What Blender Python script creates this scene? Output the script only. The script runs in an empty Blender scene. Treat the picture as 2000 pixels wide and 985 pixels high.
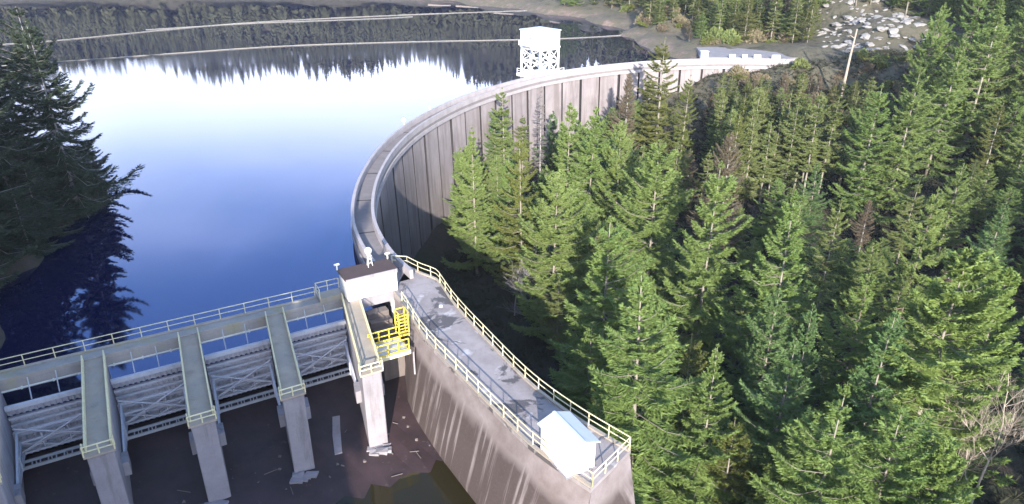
import bpy, math, random
import numpy as np
from mathutils import Vector

SC = bpy.context.scene
COL = SC.collection
R = math.radians

# ------------------------------------------------------------------ camera, sky, sun, exposure
cam_d = bpy.data.cameras.new('camera')
cam_d.sensor_width = 36.0
cam_d.lens = 25.0
cam_d.clip_start = 0.5
cam_d.clip_end = 4000.0
cam = bpy.data.objects.new('camera', cam_d)
cam.location = (0, 0, 33)
cam.rotation_euler = (R(90 - 25), 0, 0)
COL.objects.link(cam)
SC.camera = cam

SUN_EL, SUN_AZ = 19.0, 179.0          # azimuth clockwise from +Y: behind the camera, to its left
world = bpy.data.worlds.new('World')
SC.world = world
world.use_nodes = True
wn, wl = world.node_tree.nodes, world.node_tree.links
bg = wn['Background']
sky = wn.new('ShaderNodeTexSky')
sky.sky_type = 'NISHITA'
sky.sun_disc = False
sky.sun_elevation = R(SUN_EL)
sky.sun_rotation = R(SUN_AZ)
sky.air_density = 1.0
sky.dust_density = 1.0
sky.ozone_density = 3.5
# thin bright cloud veil low in the sky, the same all round, breaking up higher
tc = wn.new('ShaderNodeTexCoord'); sp = wn.new('ShaderNodeSeparateXYZ'); wl.new(tc.outputs['Generated'], sp.inputs[0])
cn = wn.new('ShaderNodeTexNoise'); cn.inputs['Scale'].default_value = 1.7; cn.inputs['Detail'].default_value = 5; cn.inputs['Roughness'].default_value = 0.5
cm = wn.new('ShaderNodeMapping'); cm.inputs['Scale'].default_value = (1, 1, 3.0); wl.new(tc.outputs['Generated'], cm.inputs[0]); wl.new(cm.outputs[0], cn.inputs['Vector'])
ca = wn.new('ShaderNodeMath'); ca.operation = 'MULTIPLY_ADD'; wl.new(cn.outputs['Fac'], ca.inputs[0]); ca.inputs[1].default_value = -0.30; wl.new(sp.outputs['Z'], ca.inputs[2])
cr_ = wn.new('ShaderNodeValToRGB'); cr_.color_ramp.interpolation = 'EASE'
e_ = cr_.color_ramp.elements; e_[0].position = 0.0; e_[0].color = (1, 1, 1, 1); e_[1].position = 0.33; e_[1].color = (0, 0, 0, 1)
co_ = wn.new('ShaderNodeMath'); co_.operation = 'ADD'; wl.new(ca.outputs[0], co_.inputs[0]); co_.inputs[1].default_value = 0.05; wl.new(co_.outputs[0], cr_.inputs[0])
cx = wn.new('ShaderNodeMix'); cx.data_type = 'RGBA'; wl.new(cr_.outputs[0], cx.inputs[0]); wl.new(sky.outputs[0], cx.inputs[6]); cx.inputs[7].default_value = (7.4, 7.9, 9.2, 1)
wl.new(cx.outputs[2], bg.inputs[0])
bg.inputs[1].default_value = 0.15

sun_d = bpy.data.lights.new('sun', 'SUN')
sun_d.energy = 3.5
sun_d.angle = R(0.5)
sun_d.color = (1.0, 0.94, 0.83)
sun = bpy.data.objects.new('sun', sun_d)
to_sun = Vector((math.sin(R(SUN_AZ)) * math.cos(R(SUN_EL)), math.cos(R(SUN_AZ)) * math.cos(R(SUN_EL)), math.sin(R(SUN_EL))))
sun.rotation_euler = to_sun.to_track_quat('Z', 'Y').to_euler()
sun.location = (-40, -80, 120)
COL.objects.link(sun)

SC.view_settings.view_transform = 'Standard'
SC.view_settings.look = 'None'
SC.view_settings.exposure = 1.75
SC.view_settings.gamma = 1.0
SC.view_settings.use_curve_mapping = False
SC.cycles.max_bounces = 6
SC.cycles.transparent_max_bounces = 4
SC.cycles.use_denoising = True

LAKE_Z = -2.3
POOL_Z = -7.75
rng = np.random.default_rng(7)
random.seed(7)

# ------------------------------------------------------------------ helpers
class MB:
    def __init__(self): self.v = []; self.f = []
    def add(self, vs, fs):
        n = len(self.v); self.v += [tuple(p) for p in vs]; self.f += [tuple(i + n for i in q) for q in fs]; return self
    def hexa(self, p):          # p: 8 points, bottom 4 ccw, top 4 ccw
        return self.add(p, [(3, 2, 1, 0), (4, 5, 6, 7), (0, 1, 5, 4), (1, 2, 6, 5), (2, 3, 7, 6), (3, 0, 4, 7)])
    def box(self, x0, x1, y0, y1, z0, z1):
        return self.hexa([(x0, y0, z0), (x1, y0, z0), (x1, y1, z0), (x0, y1, z0), (x0, y0, z1), (x1, y0, z1), (x1, y1, z1), (x0, y1, z1)])
    def bar(self, p0, p1, w, h=None):
        h = h or w
        p0, p1 = Vector(p0), Vector(p1); d = (p1 - p0).normalized()
        u = Vector((0, 0, 1)) if abs(d.z) < 0.95 else Vector((1, 0, 0))
        s = d.cross(u).normalized() * (w / 2); t = s.cross(d).normalized() * (h / 2)
        return self.hexa([p0 - s - t, p0 + s - t, p1 + s - t, p1 - s - t, p0 - s + t, p0 + s + t, p1 + s + t, p1 - s + t])
    def tube(self, pts, r, n=6, r1=None):
        pts = [Vector(p) for p in pts]; m = len(pts); r1 = r if r1 is None else r1
        base = len(self.v)
        for i, p in enumerate(pts):
            d = (pts[min(i + 1, m - 1)] - pts[max(i - 1, 0)]).normalized()
            u = Vector((0, 0, 1)) if abs(d.z) < 0.95 else Vector((1, 0, 0))
            s = d.cross(u).normalized(); t = s.cross(d).normalized()
            rr = r + (r1 - r) * i / max(1, m - 1)
            for k in range(n):
                a = 2 * math.pi * k / n
                self.v.append(tuple(p + s * (rr * math.cos(a)) + t * (rr * math.sin(a))))
        for i in range(m - 1):
            for k in range(n):
                a, b = base + i * n + k, base + i * n + (k + 1) % n
                self.f.append((a, b, b + n, a + n))
        self.f.append(tuple(base + k for k in reversed(range(n))))
        self.f.append(tuple(base + (m - 1) * n + k for k in range(n)))
        return self
    def mesh(self, name, mat, off=(0, 0, 0), smooth=False):
        me = bpy.data.meshes.new(name)
        o = off
        me.from_pydata([(v[0] - o[0], v[1] - o[1], v[2] - o[2]) for v in self.v], [], self.f)
        me.materials.append(mat); me.update()
        if smooth:
            me.polygons.foreach_set('use_smooth', [True] * len(me.polygons))
        return me
    def build(self, name, mat, parent=None, loc=None, smooth=False, bevel=0):
        """vertices in world space; object placed with its origin at its parent's origin (or loc)"""
        off = WORLD.get(parent.name, (0, 0, 0)) if parent else (loc or (0, 0, 0))
        me = self.mesh(name, mat, off, smooth)
        o = bpy.data.objects.new(name, me); COL.objects.link(o)
        if parent: o.parent = parent; WORLD[o.name] = off
        else: o.location = off; WORLD[o.name] = off
        if bevel:
            b = o.modifiers.new('bevel', 'BEVEL'); b.width = bevel; b.segments = 1; b.limit_method = 'ANGLE'
        return o

WORLD = {}
def raw(name, v, f, mat, smooth=False):
    me = bpy.data.meshes.new(name)
    v = np.asarray(v, np.float32); f = np.asarray(f, np.int32)
    k = f.shape[1]
    me.vertices.add(len(v)); me.vertices.foreach_set('co', v.ravel())
    me.loops.add(f.size); me.loops.foreach_set('vertex_index', f.ravel())
    me.polygons.add(len(f)); me.polygons.foreach_set('loop_start', np.arange(0, f.size, k, dtype=np.int32))
    me.update(calc_edges=True); me.materials.append(mat)
    if smooth: me.polygons.foreach_set('use_smooth', [True] * len(me.polygons))
    return me

def tag(o, label=None, cat=None, group=None, kind=None):
    if label: o['label'] = label
    if cat: o['category'] = cat
    if group: o['group'] = group
    if kind: o['kind'] = kind
    return o
def thing(name, loc, label, cat, group=None):
    o = bpy.data.objects.new(name, None); COL.objects.link(o)
    o.location = loc; o.empty_display_size = 0.5
    WORLD[o.name] = tuple(loc)
    return tag(o, label, cat, group)
def inst(name, me, parent, at):
    """a part sharing mesh data, at a world position"""
    o = bpy.data.objects.new(name, me); COL.objects.link(o)
    o.parent = parent
    w = WORLD[parent.name]
    o.location = (at[0] - w[0], at[1] - w[1], at[2] - w[2])
    WORLD[o.name] = tuple(at)
    return o

# ------------------------------------------------------------------ materials
class NT:
    def __init__(self, name):
        self.m = bpy.data.materials.new(name); self.m.use_nodes = True
        self.n = self.m.node_tree.nodes; self.l = self.m.node_tree.links
        self.b = self.n['Principled BSDF']
        self.pos = self.n.new('ShaderNodeNewGeometry').outputs['Position']
    def mapped(self, scale, src=None):
        mp = self.n.new('ShaderNodeMapping'); mp.inputs['Scale'].default_value = scale
        self.l.new(src or self.pos, mp.inputs[0]); return mp.outputs[0]
    def noise(self, scale, detail=4, rough=0.6, stretch=(1, 1, 1), dist=0, src=None):
        t = self.n.new('ShaderNodeTexNoise'); t.inputs['Scale'].default_value = scale
        t.inputs['Detail'].default_value = detail; t.inputs['Roughness'].default_value = rough
        t.inputs['Distortion'].default_value = dist
        self.l.new(self.mapped(stretch, src), t.inputs['Vector']); return t.outputs['Fac']
    def ramp(self, fac, lo, hi, c0=(0, 0, 0), c1=(1, 1, 1)):
        r = self.n.new('ShaderNodeValToRGB'); e = r.color_ramp.elements
        e[0].position = lo; e[1].position = hi; e[0].color = (*c0, 1); e[1].color = (*c1, 1)
        self.l.new(fac, r.inputs[0]); return r.outputs[0]
    def mix(self, fac, a, b, mode='MIX'):
        x = self.n.new('ShaderNodeMix'); x.data_type = 'RGBA'; x.blend_type = mode
        for s, i in ((fac, 0), (a, 6), (b, 7)):
            if isinstance(s, (int, float)): x.inputs[i].default_value = s
            elif isinstance(s, tuple): x.inputs[i].default_value = (*s, 1)
            else: self.l.new(s, x.inputs[i])
        return x.outputs[2]
    def math(self, op, a, b=None):
        x = self.n.new('ShaderNodeMath'); x.operation = op
        for i, s in enumerate((a, b)):
            if s is None: continue
            if isinstance(s, (int, float)): x.inputs[i].default_value = s
            else: self.l.new(s, x.inputs[i])
        return x.outputs[0]
    def z(self):
        s = self.n.new('ShaderNodeSeparateXYZ'); self.l.new(self.pos, s.inputs[0]); return s.outputs
    def rnd(self): return self.n.new('ShaderNodeObjectInfo').outputs['Random']
    def color(self, c):
        if isinstance(c, tuple): self.b.inputs['Base Color'].default_value = (*c, 1)
        else: self.l.new(c, self.b.inputs['Base Color'])
    def bump(self, h, strength=0.4, dist=0.05):
        b = self.n.new('ShaderNodeBump'); b.inputs['Strength'].default_value = strength; b.inputs['Distance'].default_value = dist
        self.l.new(h, b.inputs['Height']); self.l.new(b.outputs[0], self.b.inputs['Normal'])
    def set(self, **k):
        for a, v in k.items(): self.b.inputs[a.replace('_', ' ')].default_value = v
        return self.m

def concrete(name, c, dark, amount=0.5, streak=0.5, rough=0.9, moss=None, scale=1.0):
    t = NT(name)
    n1 = t.noise(0.55 * scale, 6, 0.65); n2 = t.noise(1.1 * scale, 5, 0.65, (1, 1, 0.10), 0.4); n3 = t.noise(7 * scale, 4, 0.7)
    col = t.mix(t.ramp(n1, 0.35, 0.75), c, tuple(x * 0.72 for x in c))
    if moss: col = t.mix(t.math('MULTIPLY', t.ramp(t.noise(0.35, 5), 0.48, 0.62), 0.7), col, moss)
    col = t.mix(t.math('MULTIPLY', t.ramp(n2, 0.62 - 0.2 * streak, 0.75 - 0.1 * streak), amount), col, dark)
    col = t.mix(t.math('MULTIPLY', t.ramp(n3, 0.5, 0.8), 0.35), col, tuple(x * 0.45 for x in c))
    t.color(col); t.bump(n3, 0.35, 0.04)
    return t.set(Roughness=rough)
def plain(name, c, rough=0.6, var=0.15, metal=0.0, dirt=None):
    t = NT(name); n = t.noise(2.5, 5, 0.65, (1, 1, 0.4))
    col = t.mix(t.ramp(n, 0.4, 0.75), c, tuple(x * (1 - var) for x in c))
    if dirt: col = t.mix(t.math('MULTIPLY', t.ramp(t.noise(5, 5, 0.7, (1, 1, 0.25)), 0.55, 0.75), 0.6), col, dirt)
    t.color(col)
    return t.set(Roughness=rough, Metallic=metal)
M = {}
M['pier'] = concrete('pier_concrete', (0.30, 0.275, 0.30), (0.12, 0.10, 0.10), 0.55, 0.4)
M['deck'] = concrete('deck_concrete', (0.40, 0.335, 0.27), (0.13, 0.12, 0.11), 0.35, 0.2, moss=(0.31, 0.275, 0.24))
M['bridge'] = concrete('bridge_concrete', (0.36, 0.33, 0.31), (0.22, 0.20, 0.15), 0.45, 0.3, moss=(0.34, 0.30, 0.17))
M['crest'] = concrete('crest_road_concrete', (0.22, 0.195, 0.20), (0.10, 0.09, 0.09), 0.35, 0.2)
M['parapet'] = concrete('parapet_concrete', (0.40, 0.36, 0.375), (0.22, 0.19, 0.19), 0.35, 0.3)
M['joint'] = concrete('joint_concrete', (0.035, 0.03, 0.033), (0.015, 0.013, 0.015), 0.5, 0.5)
M['white'] = plain('white_paint', (0.74, 0.73, 0.74), 0.55, 0.10, dirt=(0.62, 0.59, 0.56))
M['tower_white'] = plain('tower_white_paint', (0.82, 0.82, 0.82), 0.5, 0.05, dirt=(0.6, 0.57, 0.53))
M['yellow'] = plain('yellow_paint', (0.72, 0.55, 0.06), 0.5, 0.15, dirt=(0.45, 0.33, 0.07))
M['rail'] = plain('cream_rail_paint', (0.68, 0.61, 0.38), 0.5, 0.12, dirt=(0.4, 0.35, 0.24))
M['pipe'] = plain('white_pipe', (0.72, 0.71, 0.66), 0.5, 0.12, dirt=(0.4, 0.35, 0.3))
M['steel'] = plain('gate_steel', (0.56, 0.55, 0.60), 0.6, 0.15, 0.0, dirt=(0.36, 0.33, 0.33))
M['galv'] = plain('galvanised_steel', (0.50, 0.50, 0.52), 0.45, 0.15, 0.3)
M['dark'] = plain('dark_void_paint', (0.03, 0.03, 0.035), 0.7)
M['roofbrown'] = concrete('hut_roof_felt', (0.07, 0.045, 0.045), (0.03, 0.02, 0.02), 0.4, 0.3)
M['shedroof'] = plain('shed_roof_metal', (0.52, 0.55, 0.62), 0.4, 0.08)
M['wood'] = plain('weathered_wood', (0.42, 0.37, 0.31), 0.85, 0.3, dirt=(0.2, 0.16, 0.13))
M['log'] = plain('floating_log', (0.24, 0.22, 0.19), 0.85, 0.3)
M['glass'] = plain('window_glass', (0.05, 0.06, 0.07), 0.1)
M['rock'] = concrete('pale_rock', (0.30, 0.28, 0.27), (0.15, 0.135, 0.13), 0.6, 0.3)
M['bark_pale'] = plain('pale_bark', (0.27, 0.24, 0.20), 0.9, 0.4, dirt=(0.2, 0.17, 0.14))
M['bark_dark'] = plain('dark_bark', (0.17, 0.135, 0.11), 0.9, 0.4)
M['bark_grey'] = plain('grey_twigs', (0.30, 0.28, 0.285), 0.9, 0.3)
M['bark_tan'] = plain('tan_branches', (0.40, 0.33, 0.27), 0.9, 0.25)

def dam_face_mat():
    t = NT('dam_face_concrete')
    x, y, z = t.z()[0:3]
    n1 = t.noise(0.25, 6, 0.65); n2 = t.noise(0.8, 6, 0.7, (1, 1, 0.07), 0.5); n3 = t.noise(5, 4, 0.7)
    col = t.mix(t.ramp(n1, 0.3, 0.75), (0.34, 0.30, 0.31), (0.22, 0.19, 0.20))
    col = t.mix(t.math('MULTIPLY', t.ramp(n2, 0.46, 0.62), 0.75), col, (0.155, 0.125, 0.125))
    # damp, algae-stained foot, ragged upper edge; shade of the near bend painted in too
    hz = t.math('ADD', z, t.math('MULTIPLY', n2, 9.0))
    wet = t.ramp(t.math('MULTIPLY', t.math('ADD', hz, 3.5), 0.1), 0.10, 0.75, (1, 1, 1), (0, 0, 0))  # damp foot and painted shade together
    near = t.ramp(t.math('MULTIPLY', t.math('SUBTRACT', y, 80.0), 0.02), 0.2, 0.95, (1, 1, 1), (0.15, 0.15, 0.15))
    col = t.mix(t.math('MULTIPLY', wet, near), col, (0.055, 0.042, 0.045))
    col = t.mix(t.math('MULTIPLY', t.ramp(n3, 0.5, 0.8), 0.25), col, (0.22, 0.2, 0.2))
    t.color(col); t.bump(n3, 0.3, 0.05); return t.set(Roughness=0.9)
M['damface'] = dam_face_mat()

def wing_mat():
    t = NT('training_wall_concrete')
    x, y, z = t.z()[0:3]
    n1 = t.noise(0.5, 6, 0.65); n3 = t.noise(6, 4, 0.7)
    th = R(29.5); u = t.math('ADD', t.math('MULTIPLY', x, math.sin(th)), t.math('MULTIPLY', y, -math.cos(th)))
    cb = t.n.new('ShaderNodeCombineXYZ'); t.l.new(u, cb.inputs[0]); t.l.new(t.math('MULTIPLY', z, 0.045), cb.inputs[2])
    n2 = t.noise(1.3, 5, 0.62, (1, 1, 1), 0.0, cb.outputs[0])
    col = t.mix(t.ramp(n1, 0.3, 0.7), (0.27, 0.23, 0.235), (0.15, 0.118, 0.114))
    bandz = t.math('ADD', z, t.math('MULTIPLY', t.noise(0.5, 4), 2.0))
    top = t.ramp(t.math('MULTIPLY', t.math('ADD', bandz, 8.0), 0.125), 0.80, 0.92, (1, 1, 1), (0.0, 0.0, 0.0))
    s = t.math('MULTIPLY', t.ramp(n2, 0.38, 0.47), top)
    col = t.mix(t.math('MULTIPLY', s, 0.93), col, (0.055, 0.038, 0.036))
    col = t.mix(t.math('MULTIPLY', t.ramp(n3, 0.5, 0.8), 0.3), col, (0.16, 0.13, 0.13))
    t.color(col); t.bump(n3, 0.35, 0.05); return t.set(Roughness=0.85)
M['wing'] = wing_mat()
def wingdeck_mat():
    t = NT('training_wall_deck')
    n1 = t.noise(0.3, 6, 0.6); n2 = t.noise(1.6, 6, 0.7); n4 = t.noise(0.22, 5, 0.65, dist=0.6)
    col = t.mix(t.ramp(n1, 0.4, 0.65), (0.31, 0.275, 0.28), (0.20, 0.17, 0.17))
    col = t.mix(t.ramp(t.noise(0.6, 5, 0.6), 0.58, 0.70), col, (0.47, 0.44, 0.46))
    col = t.mix(t.ramp(n4, 0.545, 0.575), col, (0.085, 0.075, 0.08))
    col = t.mix(t.math('MULTIPLY', t.ramp(n2, 0.5, 0.8), 0.35), col, (0.12, 0.11, 0.11))
    t.color(col); t.bump(n2, 0.3, 0.03)
    return t.set(Roughness=0.75)
M['wingdeck'] = wingdeck_mat()

def ground_mat():
    t = NT('forest_ground')
    x, y, z = t.z()[0:3]
    n1 = t.noise(0.12, 6, 0.65); n2 = t.noise(0.9, 6, 0.7); n3 = t.noise(4, 5, 0.7)
    soil = t.mix(t.ramp(n2, 0.35, 0.7), (0.055, 0.040, 0.032), (0.025, 0.024, 0.017))
    moss = t.mix(t.ramp(n2, 0.4, 0.65), (0.030, 0.036, 0.016), (0.016, 0.020, 0.011))
    col = t.mix(t.ramp(n1, 0.42, 0.6), soil, moss)
    zz = t.math('ADD', z, t.math('MULTIPLY', n1, 4.0))
    beach = t.ramp(t.math('MULTIPLY', t.math('ADD', zz, 6.0), 0.08), 0.56, 0.68, (1, 1, 1), (0, 0, 0))
    far = t.ramp(t.math('MULTIPLY', t.math('SUBTRACT', y, 150), 0.02), 0.6, 0.9)
    far2 = t.ramp(t.math('MULTIPLY', t.math('SUBTRACT', y, 140), 0.02), 0.3, 0.6)
    bc = t.mix(t.ramp(n2, 0.35, 0.7), (0.24, 0.165, 0.14), (0.15, 0.105, 0.09))
    bc = t.mix(t.ramp(n3, 0.55, 0.7), bc, (0.33, 0.28, 0.25))
    col = t.mix(t.math('MULTIPLY', beach, far), col, bc)
    n5 = t.noise(0.25, 5, 0.7)
    brown = t.mix(t.ramp(n2, 0.35, 0.7), (0.125, 0.10, 0.078), (0.08, 0.085, 0.045))
    col = t.mix(t.math('MULTIPLY', t.math('MULTIPLY', t.ramp(n5, 0.36, 0.52), far2), 0.9), col, brown)
    t.color(col); t.bump(n3, 0.7, 0.2); return t.set(Roughness=1.0)
M['ground'] = ground_mat()
def water(name, base, bump=0.02, scale=0.6, rough=0.02, ior=1.33):
    t = NT(name); t.color(base)
    n = t.noise(scale, 3, 0.5, (1, 0.5, 1))
    t.bump(n, bump, 0.2)
    return t.set(Roughness=rough, IOR=ior)
M['lake'] = water('lake_water', (0.004, 0.005, 0.034), 0.004, 0.5, 0.025, 2.3)
lt_ = M['lake'].node_tree; lg_ = lt_.nodes.new('ShaderNodeNewGeometry'); ln_ = lt_.nodes.new('ShaderNodeTexNoise'); ln_.inputs['Scale'].default_value = 0.018; ln_.inputs['Detail'].default_value = 4
lm_ = lt_.nodes.new('ShaderNodeMapRange'); lm_.inputs['From Min'].default_value = 0.45; lm_.inputs['From Max'].default_value = 0.65; lm_.inputs['To Min'].default_value = 0.018; lm_.inputs['To Max'].default_value = 0.075   # wind-ruffled patches
lt_.links.new(lg_.outputs['Position'], ln_.inputs['Vector']); lt_.links.new(ln_.outputs['Fac'], lm_.inputs['Value']); lt_.links.new(lm_.outputs[0], lt_.nodes['Principled BSDF'].inputs['Roughness'])
M['lake'].node_tree.nodes['Principled BSDF'].inputs['Specular Tint'].default_value = (0.36, 0.46, 1.0, 1)
M['pool'] = water('pool_water', (0.020, 0.016, 0.005), 0.03, 1.2, 0.03)
def chute_mat():
    t = NT('wet_spillway_concrete')
    n1 = t.noise(0.35, 6, 0.65); n2 = t.noise(1.5, 5, 0.7, (1, 1, 1))
    col = t.mix(t.ramp(n1, 0.35, 0.7), (0.050, 0.028, 0.031), (0.022, 0.013, 0.014))
    col = t.mix(t.ramp(n2, 0.62, 0.75), col, (0.11, 0.085, 0.085))
    t.color(col); t.bump(n2, 0.4, 0.05); return t.set(Roughness=0.55)
M['chute'] = chute_mat()
M['bed'] = concrete('pool_bed_rock', (0.17, 0.14, 0.13), (0.03, 0.025, 0.02), 0.5, 0.3)
M['asphalt'] = concrete('gravel_road', (0.27, 0.25, 0.265), (0.18, 0.17, 0.17), 0.3, 0.2)

def foliage(name, c0, c1, trans=0.36, hue=0.06):
    t = NT(name)
    r = t.rnd(); n = t.noise(0.5, 3, 0.5)
    col = t.mix(r, c0, c1)
    col = t.mix(t.math('MULTIPLY', t.ramp(n, 0.35, 0.7), 0.45), col, tuple(min(1, x * 1.55) for x in c1))
    t.color(col)
    t.set(Roughness=0.65); t.b.inputs['Specular IOR Level'].default_value = 0.25
    tr = t.n.new('ShaderNodeBsdfTranslucent'); t.l.new(col, tr.inputs[0])
    ms = t.n.new('ShaderNodeMixShader'); ms.inputs[0].default_value = trans
    out = [n_ for n_ in t.n if n_.type == 'OUTPUT_MATERIAL'][0]
    t.l.new(t.b.outputs[0], ms.inputs[1]); t.l.new(tr.outputs[0], ms.inputs[2]); t.l.new(ms.outputs[0], out.inputs[0])
    return t.m
M['fir'] = foliage('fir_needles', (0.148, 0.228, 0.064), (0.185, 0.238, 0.072))
M['shadedfir'] = foliage('shade_toned_needles', (0.045, 0.066, 0.042), (0.062, 0.078, 0.050))  # needles darkened so the left bank trees look shaded
M['bluefir'] = foliage('blue_green_needles', (0.110, 0.190, 0.068), (0.130, 0.200, 0.072))
M['cedar'] = foliage('cedar_sprays', (0.165, 0.245, 0.060), (0.185, 0.250, 0.070))
M['yellow_green'] = foliage('yellow_green_needles', (0.130, 0.165, 0.035), (0.150, 0.160, 0.045))
M['olive'] = foliage('olive_needles', (0.150, 0.205, 0.062), (0.180, 0.205, 0.072))
M['brown'] = foliage('brown_twig_foliage', (0.150, 0.125, 0.080), (0.185, 0.145, 0.10))
M['grey'] = foliage('grey_twigs_fine', (0.17, 0.155, 0.155), (0.21, 0.19, 0.19))
M['far'] = foliage('far_forest', (0.095, 0.11, 0.055), (0.115, 0.115, 0.065))
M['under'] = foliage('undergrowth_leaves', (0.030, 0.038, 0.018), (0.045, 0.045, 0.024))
M['bush'] = foliage('brown_bush', (0.20, 0.165, 0.11), (0.22, 0.19, 0.11))

# ------------------------------------------------------------------ terrain
CP = np.array([
 (-60,150,-14),(-100,250,-14),(-40,110,-18),(-30,180,-16),(0,220,-12),(10,280,-9),(-60,330,-9),(-150,200,-14),(-200,300,-12),(-30,80,-18),(-36,64,-12),(-28,72,-16),(-45,75,-8),(-52.5,90,-8),(-53.5,80,-6),(-52.5,66,-5),(-57,102,-7),(-60,115,-10),(-85,130,-10),(20,195,-14),(40,200,-8),(-100,350,-8),(-200,370,-8),(-330,330,-8),(30,230,-7),(25,270,-7),(-10,320,-6),(-43,352,-6),
 (-57,64,0.6),(-59,72,0.8),(-60,80,1.2),(-58,90,0.7),(-68,80,3),(-80,60,9),(-60,45,4),(-50,44,0.4),(-75,98,2),(-100,100,10),(-130,112,9),(-120,50,30),(-85,20,26),(-90,40,22),(-100,30,32),(-72,30,12),(-60,8,10),(-28,-22,7),(-35,-12,8),(-18,-24,5),(-18,-50,6),(-60,28,6),(-70,10,16),(-60,-15,20),(-90,-20,34),(-52,22,3),(-180,120,12),(-260,150,12),(-63,98,0.5),(-85,108,1),(-54,52,0.8),(-120,0,40),(-160,60,36),(-250,80,30),(-400,150,25),(-100,-60,44),(-60,-60,26),  # some out-of-view bank points raised to shade the spillway and left trees
 (52,203,0),(48,231,0),(40,280,0),(6,345,0),(-40,376,0),(-100,402,0),(-200,408,0),(-330,385,0),(-450,300,0),
 (60,215,2),(60,250,5),(64,290,8),(26,332,3),(4,362,4),(40,350,10),(-40,395,4),(100,260,12),(100,320,20),(160,300,34),(-100,430,8),(-200,440,10),(-330,430,14),(0,450,24),(-150,520,34),(100,450,42),(-300,550,45),(0,600,70),(200,500,66),(-500,450,40),(-520,250,20),(-450,600,80),(-600,300,40),(260,400,60),(-150,650,70),(-600,150,30),(-250,650,75),
 (72,184,0.2),(66,196,0.2),(58,206,0.4),(50,196,-1),(80,196,2.5),(75,170,-4),(90,180,3),(105,200,9),(110,230,15),(95,160,-3),(120,170,7),(150,150,14),(150,200,24),(180,120,22),(120,120,-4),(130,80,-2),(90,120,-13),(100,60,-11),(70,140,-15),(140,30,2),(200,60,24),(260,150,45),(220,220,45),(300,60,50),
 (50,152,-17),(30,140,-21),(0,125,-22),(-8,110,-22),(-5,90,-22),(0,75,-21),(20,100,-22),(40,80,-21),(60,100,-19),(30,50,-20),(60,50,-18),(22,30,-19),(50,10,-17),(90,20,-12),(12,18,-18),(20,-30,-16),(60,-40,-14),(120,-40,0),(10,150,-20),(26,168,-14),(40,177,-8),(55,182,-2.5),(12,160,-18),(14,42,-20),(2,62,-21),(-12,100,-22),(-14,90,-21),
 (-25,40,-11),(-10,45,-11),(-5,38,-11),(-20,25,-11),(-30,32,-11),(-40,32,-7),(-20,10,-11),(-40,10,0),(-15,55,-11),(-30,48,-11),(-5,10,-12),(-38,41,-8),(0,-40,-10),(-30,-40,8)], float)
def ground(x, y):
    x = np.asarray(x, float); y = np.asarray(y, float); sh = x.shape
    X = x.ravel()[:, None]; Y = y.ravel()[:, None]
    out = np.empty(X.shape[0])
    for i in range(0, len(out), 4000):
        d2 = (X[i:i+4000] - CP[:, 0]) ** 2 + (Y[i:i+4000] - CP[:, 1]) ** 2 + 6.0
        w = d2 ** -1.7
        out[i:i+4000] = (w * CP[:, 2]).sum(1) / w.sum(1)
    return out.reshape(sh)
def axis(a, b, c, d, fine, coarse):
    return np.concatenate([np.arange(a, b, coarse), np.arange(b, c, fine), np.arange(c, d + 1, coarse)])
#END_GROUND
gx = axis(-700, -100, 170, 420, 2.2, 12); gy = axis(-100, -60, 300, 820, 2.2, 12)
GX, GY = np.meshgrid(gx, gy)
GZ = ground(GX, GY)
GZ += 0.35 * np.sin(GX * 0.43 + 1.3 * np.sin(GY * 0.31)) * np.sin(GY * 0.37 + np.sin(GX * 0.23)) + rng.normal(0, 0.10, GZ.shape)
nx, ny = len(gx), len(gy)
ii = (np.arange(ny - 1)[:, None] * nx + np.arange(nx - 1)[None, :]).ravel()
me = raw('ground', np.stack([GX.ravel(), GY.ravel(), GZ.ravel()], 1), np.stack([ii, ii + 1, ii + nx + 1, ii + nx], 1), M['ground'], True)
go = bpy.data.objects.new('ground', me); COL.objects.link(go); tag(go, kind='structure')

# ------------------------------------------------------------------ dam crest line
CL = [(-12.4, 63.0), (-15.6, 68.5), (-18.8, 77), (-20.5, 86), (-21.2, 96), (-20.7, 109), (-18.1, 123), (-12.4, 138.5), (-4.7, 152), (6.3, 165.5), (21, 176.5), (38, 184), (54, 186.3), (72, 185)]
def catmull(P, n=14):
    P = [np.array(p, float) for p in P]; P = [2 * P[0] - P[1]] + P + [2 * P[-1] - P[-2]]; out = []
    for i in range(1, len(P) - 2):
        for k in range(n):
            t = k / n
            out.append(0.5 * ((2 * P[i]) + (-P[i-1] + P[i+1]) * t + (2*P[i-1] - 5*P[i] + 4*P[i+1] - P[i+2]) * t*t + (-P[i-1] + 3*P[i] - 3*P[i+1] + P[i+2]) * t**3))
    out.append(P[-2]); return np.array(out)
def resample(P, step):
    d = np.r_[0, np.cumsum(np.linalg.norm(np.diff(P, axis=0), axis=1))]
    n = int(d[-1] / step); s = np.linspace(0, d[-1], n + 1)
    return np.stack([np.interp(s, d, P[:, k]) for k in range(P.shape[1])], 1), s
crestP, crestS = resample(catmull(CL), 1.0)
for _ in range(6): crestP[1:-1] = 0.25 * crestP[:-2] + 0.5 * crestP[1:-1] + 0.25 * crestP[2:]
tang = np.gradient(crestP, axis=0); tang /= np.linalg.norm(tang, axis=1)[:, None]
nrm = np.stack([tang[:, 1], -tang[:, 0]], 1)         # towards the valley (downstream)
def off(i, d): return crestP[i] + nrm[i] * d
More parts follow.
